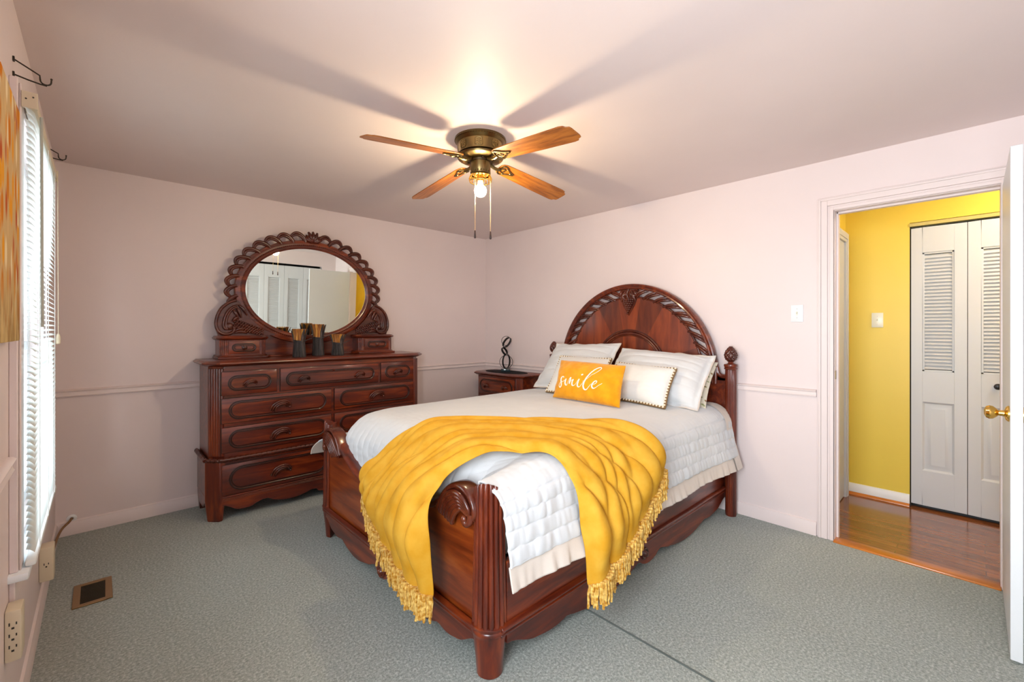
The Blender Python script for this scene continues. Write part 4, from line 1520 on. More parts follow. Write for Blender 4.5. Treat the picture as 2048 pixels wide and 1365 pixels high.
# open twisted leaf ring between panel and rim
mb = MB()
mb.tube([hp(0.634, PI * i / 90, -0.002) for i in range(91)], 0.010, 8)
NLV = 9
for s in (-1, 1):
    for k in range(NLV):
        am = R(10 + 71 * k / (NLV - 1))
        for strand in (0, 1):
            pts, rad = [], []
            for i in range(9):
                f = i / 8
                r_ = 0.622 + 0.088 * f ** 0.8 + 0.012 * strand * (0.5 - f)
                a = am + R(5.2 - 8.8 * f - 2.6 * strand)
                a = a if s > 0 else PI - a
                pts.append(hp(r_, a, 0.006 + 0.018 * math.sin(PI * f) - 0.003 * strand))
                rad.append(0.005 + 0.0065 * math.sin(PI * (0.12 + 0.76 * f)))
            mb.tube(pts, rad, 8)
        # small bracts closing the gap to the rim
        for rr, da in ((0.704, -4.0), (0.636, 4.6)):
            a = am + R(da)
            a = a if s > 0 else PI - a
            mb.sphere(hp(rr, a, 0.004), (0.012, 0.020, 0.012), 5, 8)
mb.build('leaf_ring', M_CHD, bed, smooth=60)
# grape cluster at the top of the arch
mb = MB()
mb.prism([(-0.085, 0.700), (0.085, 0.700), (0.090, 0.640), (0.055, 0.560), (0.0, 0.475), (-0.055, 0.560), (-0.090, 0.640)], -0.012, 0.010,
         Matrix(((0, 0, -1, hx), (1, 0, 0, BYC), (0, 1, 0, HCZ), (0, 0, 0, 1))))
for s in (-1, 1):
    for q in ((0.075, 0.660, 0.03, 0.615), (0.060, 0.690, 0.085, 0.640), (0.030, 0.690, 0.070, 0.600), (0.02, 0.675, 0.04, 0.64)):
        pts = [Vector((hx - 0.012 - 0.010 * math.sin(PI * i / 6), BYC + s * (q[0] + (q[2] - q[0]) * i / 6), HCZ + q[1] + (q[3] - q[1]) * i / 6)) for i in range(7)]
        mb.tube(pts, [0.003 + 0.013 * math.sin(PI * (0.1 + 0.8 * i / 6)) for i in range(7)], 8)
mb.tube(catmull([(hx - .014, BYC, HCZ + 0.62), (hx - .02, BYC + .012, HCZ + 0.66), (hx - .014, BYC, HCZ + 0.70), (hx - .016, BYC - 0.012, HCZ + 0.715)], 6), 0.007, 8)
gl_ = mb.build('grape_carving', M_CHD, bed, smooth=50)
mb = MB()
for row in range(8):
    cnt = 7 - row if row else 6
    for j in range(max(1, cnt)):
        mb.sphere((hx - 0.016 - 0.006 * (1 - abs(j - (cnt - 1) / 2) / 4), BYC + (j - (cnt - 1) / 2) * 0.0175, HCZ + 0.612 - row * 0.0165), 0.0098, 6, 8)
mb.build('grapes', M_CHD, gl_, smooth=60)
# posts with pineapple finials
for py in (PL, PR):
    mb = MB()
    P = []
    for z in [0.0] + [0.02 + (1.052 - 0.02) * i / 12 for i in range(13)] + [1.058]:
        row = []
        for k in range(96):
            a = 2 * PI * k / 96
            f = 1.0 if z in (0.0, 1.058) else 0.0
            r_ = 0.0375 * (0.90 + 0.10 * abs(math.sin(a * 9)) ** 0.7)
            r_ = r_ if not f else 0.035
            row.append((-0.079 + r_ * math.cos(a), py + r_ * math.sin(a), z))
        P.append(row)
    mb.grid(P, wv=True, cap=True)
    mb.lathe([(0.036, 1.056), (0.044, 1.060), (0.045, 1.067), (0.040, 1.072), (0.044, 1.078), (0.046, 1.088), (0.044, 1.096), (0.030, 1.100), (0.020, 1.104), (0.017, 1.112), (0.022, 1.120)], 32, Matrix.Translation((-0.079, py, 0)))
    po = mb.build('bed_post', M_CHZ, bed, smooth=50)
    mb = MB()
    P = []
    nz_, na = 40, 64
    for i in range(nz_ + 1):
        f = i / nz_
        r_ = 0.044 * (math.sin(PI * (0.10 + 0.86 * f ** 0.85)) ** 0.75)
        row = []
        for k in range(na):
            a = 2 * PI * k / na
            b_ = abs(math.sin(a * 5 + f * 11)) * abs(math.sin(a * 5 - f * 11))
            q = r_ * (0.90 + 0.16 * b_)
            row.append((-0.079 + q * math.cos(a), py + q * math.sin(a), 1.114 + 0.112 * f))
        P.append(row)
    mb.grid(P, wv=True, cap=True)
    mb.build('finial', M_CHD, po, smooth=60, label='carved pineapple finial')

# --- footboard
FBX = -2.345
LEDGE = 0.182
FBC = -1.975                       # middle of the footboard
DIPS = [(0.0, 0.506), (0.115, 0.511), (0.239, 0.521), (0.30, 0.533), (0.372, 0.554), (0.45, 0.590), (0.516, 0.628), (0.58, 0.668), (0.64, 0.702), (0.68, 0.715)]


def fb_top(d):
    d = abs(d)
    for (a, za), (b_, zb_) in zip(DIPS, DIPS[1:]):
        if d <= b_:
            f = (d - a) / (b_ - a)
            return za + (zb_ - za) * f
    return DIPS[-1][1]


half = 0.765
poly = [(FBC - half, LEDGE - 0.01), (FBC + half, LEDGE - 0.01), (FBC + half, 0.690)]
ds_ = [0.68 - 1.36 * i / 80 for i in range(81)]
poly += [(FBC + d, fb_top(d) - 0.012) for d in ds_]
poly += [(FBC - half, 0.690)]
Mfb = Matrix(((0, 0, 1, 0), (1, 0, 0, 0), (0, 1, 0, 0), (0, 0, 0, 1)))
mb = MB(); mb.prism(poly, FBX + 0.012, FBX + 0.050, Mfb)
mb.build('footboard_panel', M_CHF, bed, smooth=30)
mb = MB()
P = []
for d in ds_[7:-7]:
    z = fb_top(d)
    sl = (fb_top(abs(d) + 0.01) - fb_top(abs(d) - 0.01)) / 0.02 * (1 if d > 0 else -1)
    T_ = Vector((0, 1, sl)).normalized()
    Nn = Vector((0, -T_.z, T_.y))
    row = []
    for ox, on_ in ((-0.016, -0.026), (-0.022, -0.014), (-0.018, -0.004), (-0.008, 0.004), (0.012, 0.008), (0.040, 0.006), (0.058, 0.0), (0.066, -0.010), (0.062, -0.022), (0.03, -0.03)):
        p = Vector((FBX + ox + 0.008, FBC + d, z)) + Nn * on_
        row.append(tuple(p))
    P.append(row)
mb.grid(P, wv=True, cap=True)
mb.build('footboard_rail', M_CHY, bed, smooth=50)
# carved leaf scrolls at both ends of the rail
for s in (-1, 1):
    mb = MB()

    def SP(d, z, x):
        return Vector((FBX + x, FBC + s * (d + 0.045), z))
    # broad smooth outer band
    line = catmull([SP(0.478, 0.588, 0), SP(0.508, 0.640, 0), SP(0.555, 0.690, 0), SP(0.615, 0.716, 0), SP(0.675, 0.708, 0), SP(0.718, 0.672, 0), SP(0.728, 0.632, 0), SP(0.712, 0.604, 0)], 7)
    P = []
    m_ = len(line)
    for i, p in enumerate(line):
        f = i / (m_ - 1)
        T_ = (line[min(i + 1, m_ - 1)] - line[max(i - 1, 0)]).normalized()
        Nn = Vector((0, -T_.z, T_.y))
        if Nn.z < 0 and f < 0.7:
            Nn = -Nn
        if f >= 0.7 and Nn.y * s < 0:
            Nn = -Nn
        th = 0.016 * (1 - 0.35 * f)
        w0, w1 = -0.022, 0.058
        row = []
        for k in range(20):
            a = 2 * PI * k / 20
            cx_, sn_ = math.cos(a), math.sin(a)
            row.append(tuple(p + Vector(((w0 + w1) / 2 + (w1 - w0) / 2 * abs(cx_) ** 0.6 * (1 if cx_ > 0 else -1), 0, 0)) + Nn * (th * abs(sn_) ** 0.8 * (1 if sn_ > 0 else -1))))
        P.append(row)
    mb.grid(P, wv=True, cap=True)
    # fan of ridges on the front face, spreading at the rail and gathering into the curl
    for k in range(1, 6):
        pts = catmull([SP(0.480 + 0.021 * k, 0.586 - 0.006 * k, -0.012), SP(0.515 + 0.016 * k, 0.640 - 0.012 * k, -0.020), SP(0.560 + 0.011 * k, 0.688 - 0.016 * k, -0.024), SP(0.615 + 0.006 * k, 0.708 - 0.015 * k, -0.026), SP(0.668, 0.697 - 0.011 * k, -0.026), SP(0.706 - 0.002 * k, 0.660 - 0.006 * k, -0.024), SP(0.712 - 0.004 * k, 0.622, -0.020)], 6)
        mb.tube(pts, [0.0062 + 0.0072 * math.sin(PI * min(1, 0.25 + 0.75 * i / (len(pts) - 1))) for i in range(len(pts))], 8)
    mb.prism([(0.49, 0.57), (0.52, 0.64), (0.56, 0.685), (0.62, 0.708), (0.67, 0.70), (0.715, 0.66), (0.72, 0.62), (0.68, 0.62), (0.655, 0.648), (0.62, 0.648), (0.60, 0.60), (0.58, 0.57)], -0.016, 0.05, Matrix(((0, 0, 1, FBX), (s, 0, 0, FBC + s * 0.045), (0, 1, 0, 0), (0, 0, 0, 1))))
    mb.tube(catmull([SP(0.712, 0.63, -0.014), SP(0.708, 0.598, -0.018), SP(0.690, 0.588, -0.022), SP(0.680, 0.604, -0.024)], 6), 0.014, 10)
    mb.sphere(SP(0.682, 0.606, -0.026), (0.013, 0.015, 0.016), 8, 12)
    mb.build('scroll', M_CHD, bed, smooth=60)
# quarter-round reeded corner posts and tapered feet
for s in (-1, 1):
    cy, cx = FBC + s * 0.786, FBX + 0.057

    def corner(rad, z, reed, tilt=0.0):
        row = []
        for k in range(97):
            a = R(180) - s * R(-40 + 170 * k / 96)   # from facing -x round to facing the side
            q = rad + reed * (abs(math.sin(PI * 8 * k / 96)) ** 0.6 - 0.6)
            row.append((cx + q * math.cos(a), cy + q * math.sin(a), z + tilt * math.sin(PI * min(1.0, k / 84))))
        return row
    mb = MB()
    P = []
    for i in range(15):
        f = i / 14
        rad = 0.060 + 0.007 * (1 - f) ** 2.0
        P.append(corner(rad, 0.200 + (0.715 - 0.200) * f, 0.010, 0.030 * f))
    P.append([(cx + (x - cx) * 0.94, cy + (y - cy) * 0.94, z + 0.006) for x, y, z in corner(0.060, 0.722, 0.008, 0.030)])
    mb.grid(P, wv=True, cap=True)
    mb.build('corner_post', M_CHZ, bed, smooth=50)
    mb = MB()
    P = []
    for rad, z in ((0.046, 0.0), (0.052, 0.004), (0.056, 0.06), (0.063, 0.12), (0.068, 0.158), (0.069, 0.168), (0.073, 0.174), (0.073, 0.182), (0.069, 0.188), (0.074, 0.194), (0.074, 0.202), (0.066, 0.208)):
        P.append(corner(rad, z, 0.0))
    mb.grid(P, wv=True, cap=True)
    mb.build('leg', M_CHZ, bed, smooth=50)


# aprons with ledge moulding: foot and both sides
def bed_apron(t):
    t = abs(t)
    if t < 0.07:
        return 0.062 + 0.016 * (t / 0.07) ** 2
    if t < 0.10:
        return 0.078 + 0.022 * (t - 0.07) / 0.03
    if t < 0.22:
        return 0.100 - 0.030 * smooth01((t - 0.10) / 0.12)
    if t < 0.62:
        return 0.070 - 0.028 * math.sin(PI * (t - 0.22) / 0.40) + 0.008 * (t - 0.22)
    if t < 0.66:
        return 0.073 + 0.014 * (t - 0.62) / 0.04
    if t < 0.84:
        return 0.087 - 0.012 * math.sin(PI * (t - 0.66) / 0.18)
    return 0.087 + 0.055 * smooth01((t - 0.84) / 0.16)


def ledge(mb, p0, p1, nrm):
    prof = [(0, LEDGE - 0.020), (0.010, LEDGE - 0.020), (0.014, LEDGE - 0.012), (0.006, LEDGE - 0.006), (0.008, LEDGE + 0.002), (0.018, LEDGE + 0.004), (0.022, LEDGE + 0.012), (0.014, LEDGE + 0.020), (0, LEDGE + 0.024)]
    ledge_profile(mb, p0, p1, nrm, prof)


mb = MB()
poly = apron_poly(FBC - 0.775, FBC + 0.775, LEDGE, bed_apron)
mb.prism(poly, FBX - 0.006, FBX + 0.030, Mfb)
ledge(mb, (FBX + 0.004, FBC - 0.785, 0), (FBX + 0.004, FBC + 0.785, 0), (-1, 0, 0))
ap = mb.build('foot_apron', M_CHY, bed, smooth=40, bevel=0.003)


def rosette(M, parent):
    mb = MB()
    mb.lathe([(0.034, 0.0), (0.034, 0.006), (0.029, 0.011), (0.024, 0.010), (0.020, 0.006), (0.016, 0.010), (0.014, 0.018), (0.008, 0.022), (0.001, 0.023)], 28, M)
    mb.build('rosette', M_CHD, parent, smooth=50)


rosette(frame((FBX - 0.006, FBC, 0.100), (0, -1, 0), (0, 0, 1)), ap)
for s, yy in ((-1, -2.822), (1, -1.218)):
    mb = MB()
    Ms = Matrix(((1, 0, 0, 0), (0, 0, 1, 0), (0, 1, 0, 0), (0, 0, 0, 1)))
    poly = [(-0.06, 0.44)] + [(-0.06 - 2.19 * i / 90, bed_apron(2 * i / 90 - 1) - 0.024) for i in range(91)] + [(-2.25, 0.44)]
    y0, y1 = (yy, yy + 0.03) if s < 0 else (yy - 0.03, yy)
    mb.prism(poly, y0, y1, Ms)
    ledge(mb, (-2.29, yy, 0), (-0.10, yy, 0), (0, s, 0))
    rl = mb.build('side_rail', M_CHX, bed, smooth=40, bevel=0.002)
    rosette(frame((-1.215, yy, 0.108), (-s * -1, 0, 0) if s < 0 else (-1, 0, 0), (0, 0, 1)) if s > 0 else frame((-1.215, yy, 0.108), (1, 0, 0), (0, 0, 1)), rl)
mb = MB(); mb.box(-2.27, -0.08, -2.80, -1.24, 0.34, 0.40)
mb.build('slat_deck', M_CHB, bed)

# ------------------------------------------------------------------ mattress and quilt
mt_ = MB(); mt_.rbox(-2.24, -0.10, -2.765, -1.275, 0.402, 0.735, 0.06, 4)
tag(mt_.build('mattress', M_CUSH, loc=(-1.2, BYC, 0.402)), 'white mattress under the quilt on the bed', 'mattress')


def q_section():
    """points across the bed from the left hem over the top to the right hem"""
    pts = []
    for z, y in ((0.335, -1.060), (0.45, -1.105), (0.58, -1.150), (0.66, -1.168)):
        pts.append((y, z))
    for i in range(9):
        a = R(0 + 80 * i / 8)
        pts.append((-1.305 + 0.132 * math.cos(a), 0.668 + 0.120 * math.sin(a)))
    for i in range(1, 16):
        f = i / 16
        y = -1.282 - f * 1.476
        pts.append((y, 0.7865 + 0.028 * (1 - (2 * f - 1) ** 2)))
    for i in range(9):
        a = R(80 - 80 * i / 8)
        pts.append((-2.735 - 0.132 * math.cos(a), 0.668 + 0.120 * math.sin(a)))
    for z, y in ((0.61, -2.878), (0.54, -2.892), (0.46, -2.912), (0.388, -2.930)):
        pts.append((y, z))
    return pts


SEC = [Vector((0, y, z)) for y, z in q_section()]
SEC = catmull(SEC, 6)
SL = [0.0]
for a, b_ in zip(SEC, SEC[1:]):
    SL.append(SL[-1] + (b_ - a).length)
STOT = SL[-1]


def sec_at(s):
    s = max(0.0, min(STOT, s))
    lo, hi = 0, len(SL) - 1
    while hi - lo > 1:
        m = (lo + hi) // 2
        if SL[m] <= s:
            lo = m
        else:
            hi = m
    f = (s - SL[lo]) / max(1e-9, SL[hi] - SL[lo])
    return SEC[lo].lerp(SEC[hi], f)


XH, XF = -0.115, -2.285            # head and foot limits
XS = -2.322                        # where the right-hand drape ends beside the corner post
RND = 0.17                         # rounding over the foot edge
FLAT = (XH - (XF + RND))
TTOT = FLAT + PI / 2 * RND + 0.20


def q_point(s, t):
    p = sec_at(s)
    y, z = p.y, p.z
    top = smooth01((z - 0.44) / 0.32)
    if t < FLAT:
        x, dz = XH - t, 0.0
    elif t < FLAT + PI / 2 * RND:
        a = (t - FLAT) / RND
        x, dz = XF + RND - RND * math.sin(a), RND * (1 - math.cos(a))
    else:
        x, dz = XF, RND + (t - FLAT - PI / 2 * RND)
    # the crown folds down behind the footboard; toward the corners the fold opens out
    left = y > BYC
    wfold = 1 - smooth01((abs(y - BYC) - (0.60 if left else 0.50)) / 0.24)
    side = 1 - smooth01((z - 0.60) / 0.20)
    xs = XH - t * (XH - (-2.215 if left else XS)) / TTOT
    x = xs + (x - xs) * wfold
    z2 = z - dz * wfold - (1 - wfold) * (0.14 if left else 0.045) * (1 - side) * smooth01((t - FLAT) / (TTOT - FLAT))
    if y > -1.3 and side > 0:       # left side hangs out at the foot corner
        y += 0.03 * side * smooth01((t - 1.2) / 0.9)
        x -= 0.17 * smooth01((t - 1.9) / 0.60) ** 2 * smooth01((0.60 - z) / 0.24) ** 1.5
        z2 += 0.175 * side * smooth01((t - 1.5) / 0.85) * smooth01((0.60 - z) / 0.2)
    if y < -2.75 and side > 0:      # right hem rises a touch at the head and hangs lower at the foot
        z2 -= 0.022 * side * smooth01((1.0 - t) / 1.0)
        y -= 0.012 * side * math.sin(t * 7.0 + 0.6) * smooth01((0.62 - z) / 0.25)
    # quilt crown softens toward the pillows
    return Vector((x, y, z2))


S_TRIM = 0.086
SA, SB = S_TRIM, STOT - S_TRIM


def q_surface(s0, s1, t0, t1, ns, nt, disp):
    base = [[q_point(s0 + (s1 - s0) * i / ns, t0 + (t1 - t0) * j / nt) for j in range(nt + 1)] for i in range(ns + 1)]
    P = []
    for i in range(ns + 1):
        row = []
        for j in range(nt + 1):
            a = base[min(i + 1, ns)][j] - base[max(i - 1, 0)][j]
            b_ = base[i][min(j + 1, nt)] - base[i][max(j - 1, 0)]
            nn = a.cross(b_)
            nn = nn.normalized() if nn.length > 1e-10 else Vector((0, 0, 1))
            p = base[i][j]
            c_ = Vector((-1.1, BYC, 0.35))
            if nn.dot(p - c_) < 0:
                nn = -nn
            s, t = s0 + (s1 - s0) * i / ns, t0 + (t1 - t0) * j / nt
            row.append(tuple(p + nn * disp(s, t, p)))
        P.append(row)
    return P


CH = 0.062


def quilt_disp(s, t, p):
    side = 1 - smooth01((p.z - 0.66) / 0.13)
    foot = smooth01((t - FLAT + 0.25) / 0.35)
    loose = max(side, 0.22 * foot) * (0.3 if p.y > -1.4 else 1.0)
    w = abs(math.sin(PI * (s - SA) / CH)) ** 0.28
    h = (0.0016 + 0.0088 * loose) * w
    g = abs(math.sin(PI * t / 0.155)) ** 0.3
    h += (0.0006 + 0.0022 * loose) * g
    # puckers gathered along the stitch lines
    pk = nz(t * 38, math.floor((s - SA) / CH) * 3.7 + s * 6, 1.3)
    h += (0.0006 + 0.0058 * loose) * pk * (0.35 + 0.65 * w)
    h += (0.002 + 0.008 * loose) * nz(t * 3.2 + s * 0.8, s * 4.0 - t, 5.1)
    return h + 0.004


qb = MB(); qb.grid(q_surface(SA, SB, 0.0, TTOT, 430, 300, quilt_disp))
quilt = qb.build('quilt', M_QUILT, loc=(-1.2, BYC, 0.6), smooth=0, clean=False)
for p in quilt.data.polygons:
    p.use_smooth = True
sd = quilt.modifiers.new('thickness', 'SOLIDIFY'); sd.thickness = 0.008; sd.offset = -1
tag(quilt, 'white channel-stitched quilt with beige ruffled hem spread over the bed', 'quilt')


def trim_disp(s, t, p):
    d = min(abs(s - SA), abs(s - SB)) if (s < SA or s > SB) else 0
    f = min(1.0, d / S_TRIM)
    g = nz(t * 17, s * 2.5, 8.8)
    return 0.006 + 0.013 * f * g + 0.003 * f * math.sin(t * 60 + 3 * g)


for a, b_ in ((0.0, SA + 0.004), (SB - 0.004, STOT)):
    tb = MB(); tb.grid(q_surface(a, b_, 0.0, TTOT, 14, 420, trim_disp))
    o = tb.build('hem', M_QTRIM, quilt, smooth=0, clean=False, label='beige gathered hem')
    for p in o.data.polygons:
        p.use_smooth = True
    sd = o.modifiers.new('thickness', 'SOLIDIFY'); sd.thickness = 0.005; sd.offset = -1
# beige band along the head edge
tb = MB(); tb.grid(q_surface(SB - 0.42, STOT, -0.012, 0.110, 80, 14, lambda s, t, p: 0.0195 + 0.003 * nz(t * 20, s * 12, 2)))
o = tb.build('hem', M_QTRIM, quilt, smooth=0, clean=False, label='beige head-end band')
for p in o.data.polygons:
    p.use_smooth = True


# ------------------------------------------------------------------ pillows
class Pillow:
    """cushion built from its lower-left / lower-right / upper-left corners; 'front' faces the foot of the bed"""

    def __init__(s, bl, br, tl, thick, pinch=0.06, power=2.4, flange=0.0, wr=0.004, seed=1.0, quilted=0.0):
        s.o = Vector(bl)
        s.X = Vector(br) - Vector(bl)
        s.Y = Vector(tl) - Vector(bl)
        s.N = s.X.cross(s.Y).normalized()
        if s.N.x > 0:
            s.N = -s.N
        s.th, s.pinch, s.pw, s.fl, s.wr, s.seed, s.q = thick, pinch, power, flange, wr, seed, quilted

    def pt(s, u, v, side, off=0.0):
        """u,v in -1..1; side +1 front, -1 back"""
        ue = u * (1 - s.pinch * (1 - v * v) * abs(u) ** 3)
        ve = v * (1 - s.pinch * (1 - u * u) * abs(v) ** 3)
        a = max(0.0, 1 - (abs(u) / (1 - s.fl * 0.8)) ** s.pw) if s.fl else max(0.0, 1 - abs(u) ** s.pw)
        b_ = max(0.0, 1 - (abs(v) / (1 - s.fl)) ** s.pw) if s.fl else max(0.0, 1 - abs(v) ** s.pw)
        h = s.th * 0.5 * (a * b_) ** 0.55 * (1.0 if side > 0 else 0.4)
        e = max(abs(u), abs(v))
        h += s.wr * nz(u * 3.1 + s.seed, v * 3.1, s.seed * 2) * (0.35 + e) + 0.4 * s.wr * nz(u * 9 + s.seed, v * 9, s.seed)
        if s.q:
            h += s.q * abs(math.sin(PI * (v + 1) * 3.5)) ** 0.4 * (1 if side > 0 else 0) * (a * b_) ** 0.3
        h += 0.0025
        p = s.o + s.X * (0.5 + ue / 2) + s.Y * (0.5 + ve / 2)
        if s.fl:
            p += s.N * (0.016 * nz(u * 4 + s.seed, v * 4, 7) * smooth01((e - 0.8) / 0.2))
        return p + s.N * side * (h + off)

    def mesh(s, n=60):
        mb = MB()
        g = [[s.pt(-1 + 2 * i / n, -1 + 2 * j / n, 1) for j in range(n + 1)] for i in range(n + 1)]
        bk = [[s.pt(-1 + 2 * i / n, -1 + 2 * j / n, -1) for j in range(n + 1)] for i in range(n + 1)]
        mb.grid(g)
        mb.grid(bk)
        rim = [(i, 0) for i in range(n)] + [(n, j) for j in range(n)] + [(i, n) for i in range(n, 0, -1)] + [(0, j) for j in range(n, 0, -1)]
        mb.grid([[g[i][j], bk[i][j]] for i, j in rim + [rim[0]]])
        return mb

    def edge(s, n=40):
        loop = [(-1 + 2 * i / n, -1) for i in range(n)] + [(1, -1 + 2 * i / n) for i in range(n)] + [(1 - 2 * i / n, 1) for i in range(n)] + [(-1, 1 - 2 * i / n) for i in range(n)]
        return [(s.pt(u, v, 1) + s.pt(u, v, -1)) / 2 for u, v in loop]


def cushion(name, P, mat_, label, cat, loc):
    o = P.mesh().build(name, mat_, loc=loc, smooth=0)
    for p in o.data.polygons:
        p.use_smooth = True
    return tag(o, label, cat)


# shams against the headboard
SH_R = Pillow((-0.490, -2.015, 0.838), (-0.490, -2.800, 0.803), (-0.130, -1.995, 1.185), 0.20, 0.035, 2.8, 0.09, 0.006, 2.2, 0.010)
SH_L = Pillow((-0.500, -1.290, 0.818), (-0.490, -2.005, 0.838), (-0.155, -1.275, 1.205), 0.20, 0.045, 2.8, 0.09, 0.007, 4.7, 0.010)
for P_, lab in ((SH_R, 'large white quilted pillow sham on the right, leaning on the headboard'), (SH_L, 'large white quilted pillow sham on the left, leaning on the headboard')):
    o = P_.mesh(90).build('pillow_sham', [M_SHAM], loc=tuple(P_.o), smooth=0)
    for p in o.data.polygons:
        p.use_smooth = True
    tag(o, lab, 'pillow', 'quilted pillow shams against the headboard')
    # beige flange binding around the sham edge
    mb = MB(); mb.tube(P_.edge(40), 0.0055, 6, closed=True)
    mb.build('binding', M_QTRIM, o, smooth=60, label='beige edge binding')
FLO = Pillow((-0.330, -2.105, 0.815), (-0.330, -2.790, 0.790), (-0.098, -2.100, 1.130), 0.09, 0.05, 2.4, 0.0, 0.006, 6.1)
cushion('floral_pillow', FLO, M_FLORAL, 'cream floral pillow peeking out behind the right sham', 'pillow', tuple(FLO.o))
# white cushions with beaded edges
BR_ = Pillow((-0.640, -2.165, 0.838), (-0.655, -2.652, 0.822), (-0.425, -2.140, 1.082), 0.17, 0.05, 2.3, 0.0, 0.004, 3.3)
BL_ = Pillow((-0.735, -1.660, 0.838), (-0.700, -2.150, 0.838), (-0.480, -1.600, 1.110), 0.16, 0.05, 2.3, 0.0, 0.004, 5.9)
for P_, lab in ((BR_, 'white cushion with beaded brown edge right of the orange cushion'), (BL_, 'white cushion with beaded brown edge mostly hidden behind the orange cushion')):
    o = cushion('beaded_cushion', P_, M_CUSH, lab, 'cushion', tuple(P_.o))
    o['group'] = 'white beaded cushions'
    e = P_.edge(36)
    mb = MB(); mb.tube(e, 0.0115, 8, closed=True)
    br_ = mb.build('braid', M_BEADB, o, smooth=60, label='brown braided edge')
    mb = MB()
    L_ = 0.0
    ee = e + [e[0]]
    nextd = 0.0
    for a, b_ in zip(ee, ee[1:]):
        d = (b_ - a).length
        while nextd <= L_ + d:
            p = a.lerp(b_, (nextd - L_) / max(d, 1e-9)) + P_.N * 0.0088
            mb.sphere(p, (0.0082, 0.0082, 0.0082), 5, 8)
            nextd += 0.024
        L_ += d
    mb.build('beads', M_BEAD, br_, smooth=60, label='cream beads')
# orange lettered cushion
SM = Pillow((-0.925, -1.897, 0.838), (-0.900, -2.462, 0.828), (-0.770, -1.848, 1.106), 0.16, 0.035, 2.4, 0.0, 0.006, 9.1)
smile = cushion('lettered_cushion', SM, M_ORANGE, 'orange oblong cushion with the white word smile', 'cushion', tuple(SM.o))
TLc, TRc, BRc, BLc = Vector((415, 300)), Vector((1755, 425)), Vector((1550, 1215)), Vector((280, 1045))


def to_uv(px, py):
    u = v = 0.5
    for _ in range(20):
        def F(u, v):
            top = TLc.lerp(TRc, u)
            bot = BLc.lerp(BRc, u)
            return bot.lerp(top, v)
        f = F(u, v) - Vector((px, py))
        du = (F(u + 1e-4, v) - F(u, v)) / 1e-4
        dv = (F(u, v + 1e-4) - F(u, v)) / 1e-4
        det = du.x * dv.y - du.y * dv.x
        u -= (f.x * dv.y - f.y * dv.x) / det
        v -= (du.x * f.y - du.y * f.x) / det
    u = u * 3.295 / (2.90 + u * 0.395)      # the right end of the cushion is nearer
    return (2 * u - 1) * 1.02 + 0.150, 2 * v - 1 - 0.17      # allows for the swell of the cushion


THK, THN = 0.0056, 0.0011
strokes = [
    # s, m, i
    [(500, 658, 0.6), (492, 643, 0.7), (466, 643, 0.7), (445, 661, 0.9), (437, 699, 1), (447, 741, 1), (449, 779, 0.9), (436, 819, 0.7), (414, 835, 0.6), (398, 812, 0.3), (405, 775, 0.15), (431, 746, 0.15), (487, 737, 0.2), (530, 713, 0.3)],
    [(553, 689, 0.7), (541, 722, 1), (531, 764, 1), (538, 797, 0.9), (555, 812, 0.5), (571, 800, 0.15), (593, 749, 0.1), (620, 699, 0.15), (653, 666, 0.5)],
    [(653, 666, 0.9), (641, 707, 1.05), (627, 749, 1.05), (618, 789, 0.9)],
    [(618, 789, 0.3), (639, 756, 0.12), (665, 726, 0.15), (702, 708, 0.5)],
    [(702, 708, 0.8), (682, 745, 1), (667, 787, 1), (673, 815, 0.8), (694, 821, 0.4), (728, 801, 0.15), (772, 749, 0.12), (816, 705, 0.4)],
    [(821, 705, 0.8), (795, 746, 1), (774, 790, 1.05), (770, 825, 0.9), (787, 845, 0.6), (818, 835, 0.3), (852, 802, 0.15), (894, 756, 0.12)],
    [(857, 628, 0.8), (875, 620, 1.1), (892, 611, 0.8)],
    # l
    [(880, 748, .1), (960, 700, .1), (1060, 622, .1), (1160, 560, .2), (1225, 508, .3), (1240, 478, .4), (1212, 462, .5), (1150, 490, .6), (1065, 560, .8), (985, 640, 1), (925, 725, 1.05), (885, 810, 1.1), (884, 868, 1), (908, 892, .8), (945, 876, .4), (1000, 822, .15), (1044, 786, .1)],
    # e
    [(1044, 800, .2), (1095, 792, .2), (1142, 758, .4), (1138, 735, .6), (1105, 742, .8), (1062, 785, 1), (1040, 835, 1), (1058, 864, .8), (1100, 856, .3), (1160, 818, .12), (1236, 768, .1)],
]
mb = MB()
for st in strokes:
    c3 = catmull([Vector((x, y, w)) for x, y, w in st], 7)
    pts, rad = [], []
    for q in c3:
        u, v = to_uv(q.x, q.y)
        pts.append(SM.pt(u, v, 1, 0.0012))
        rad.append(THN + (THK - THN) * max(0.0, q.z))
    mb.tube(pts, rad, 8, up=SM.N, flat=0.35)
mb.build('lettering', M_THREAD, smile, smooth=60, label='white script word smile')

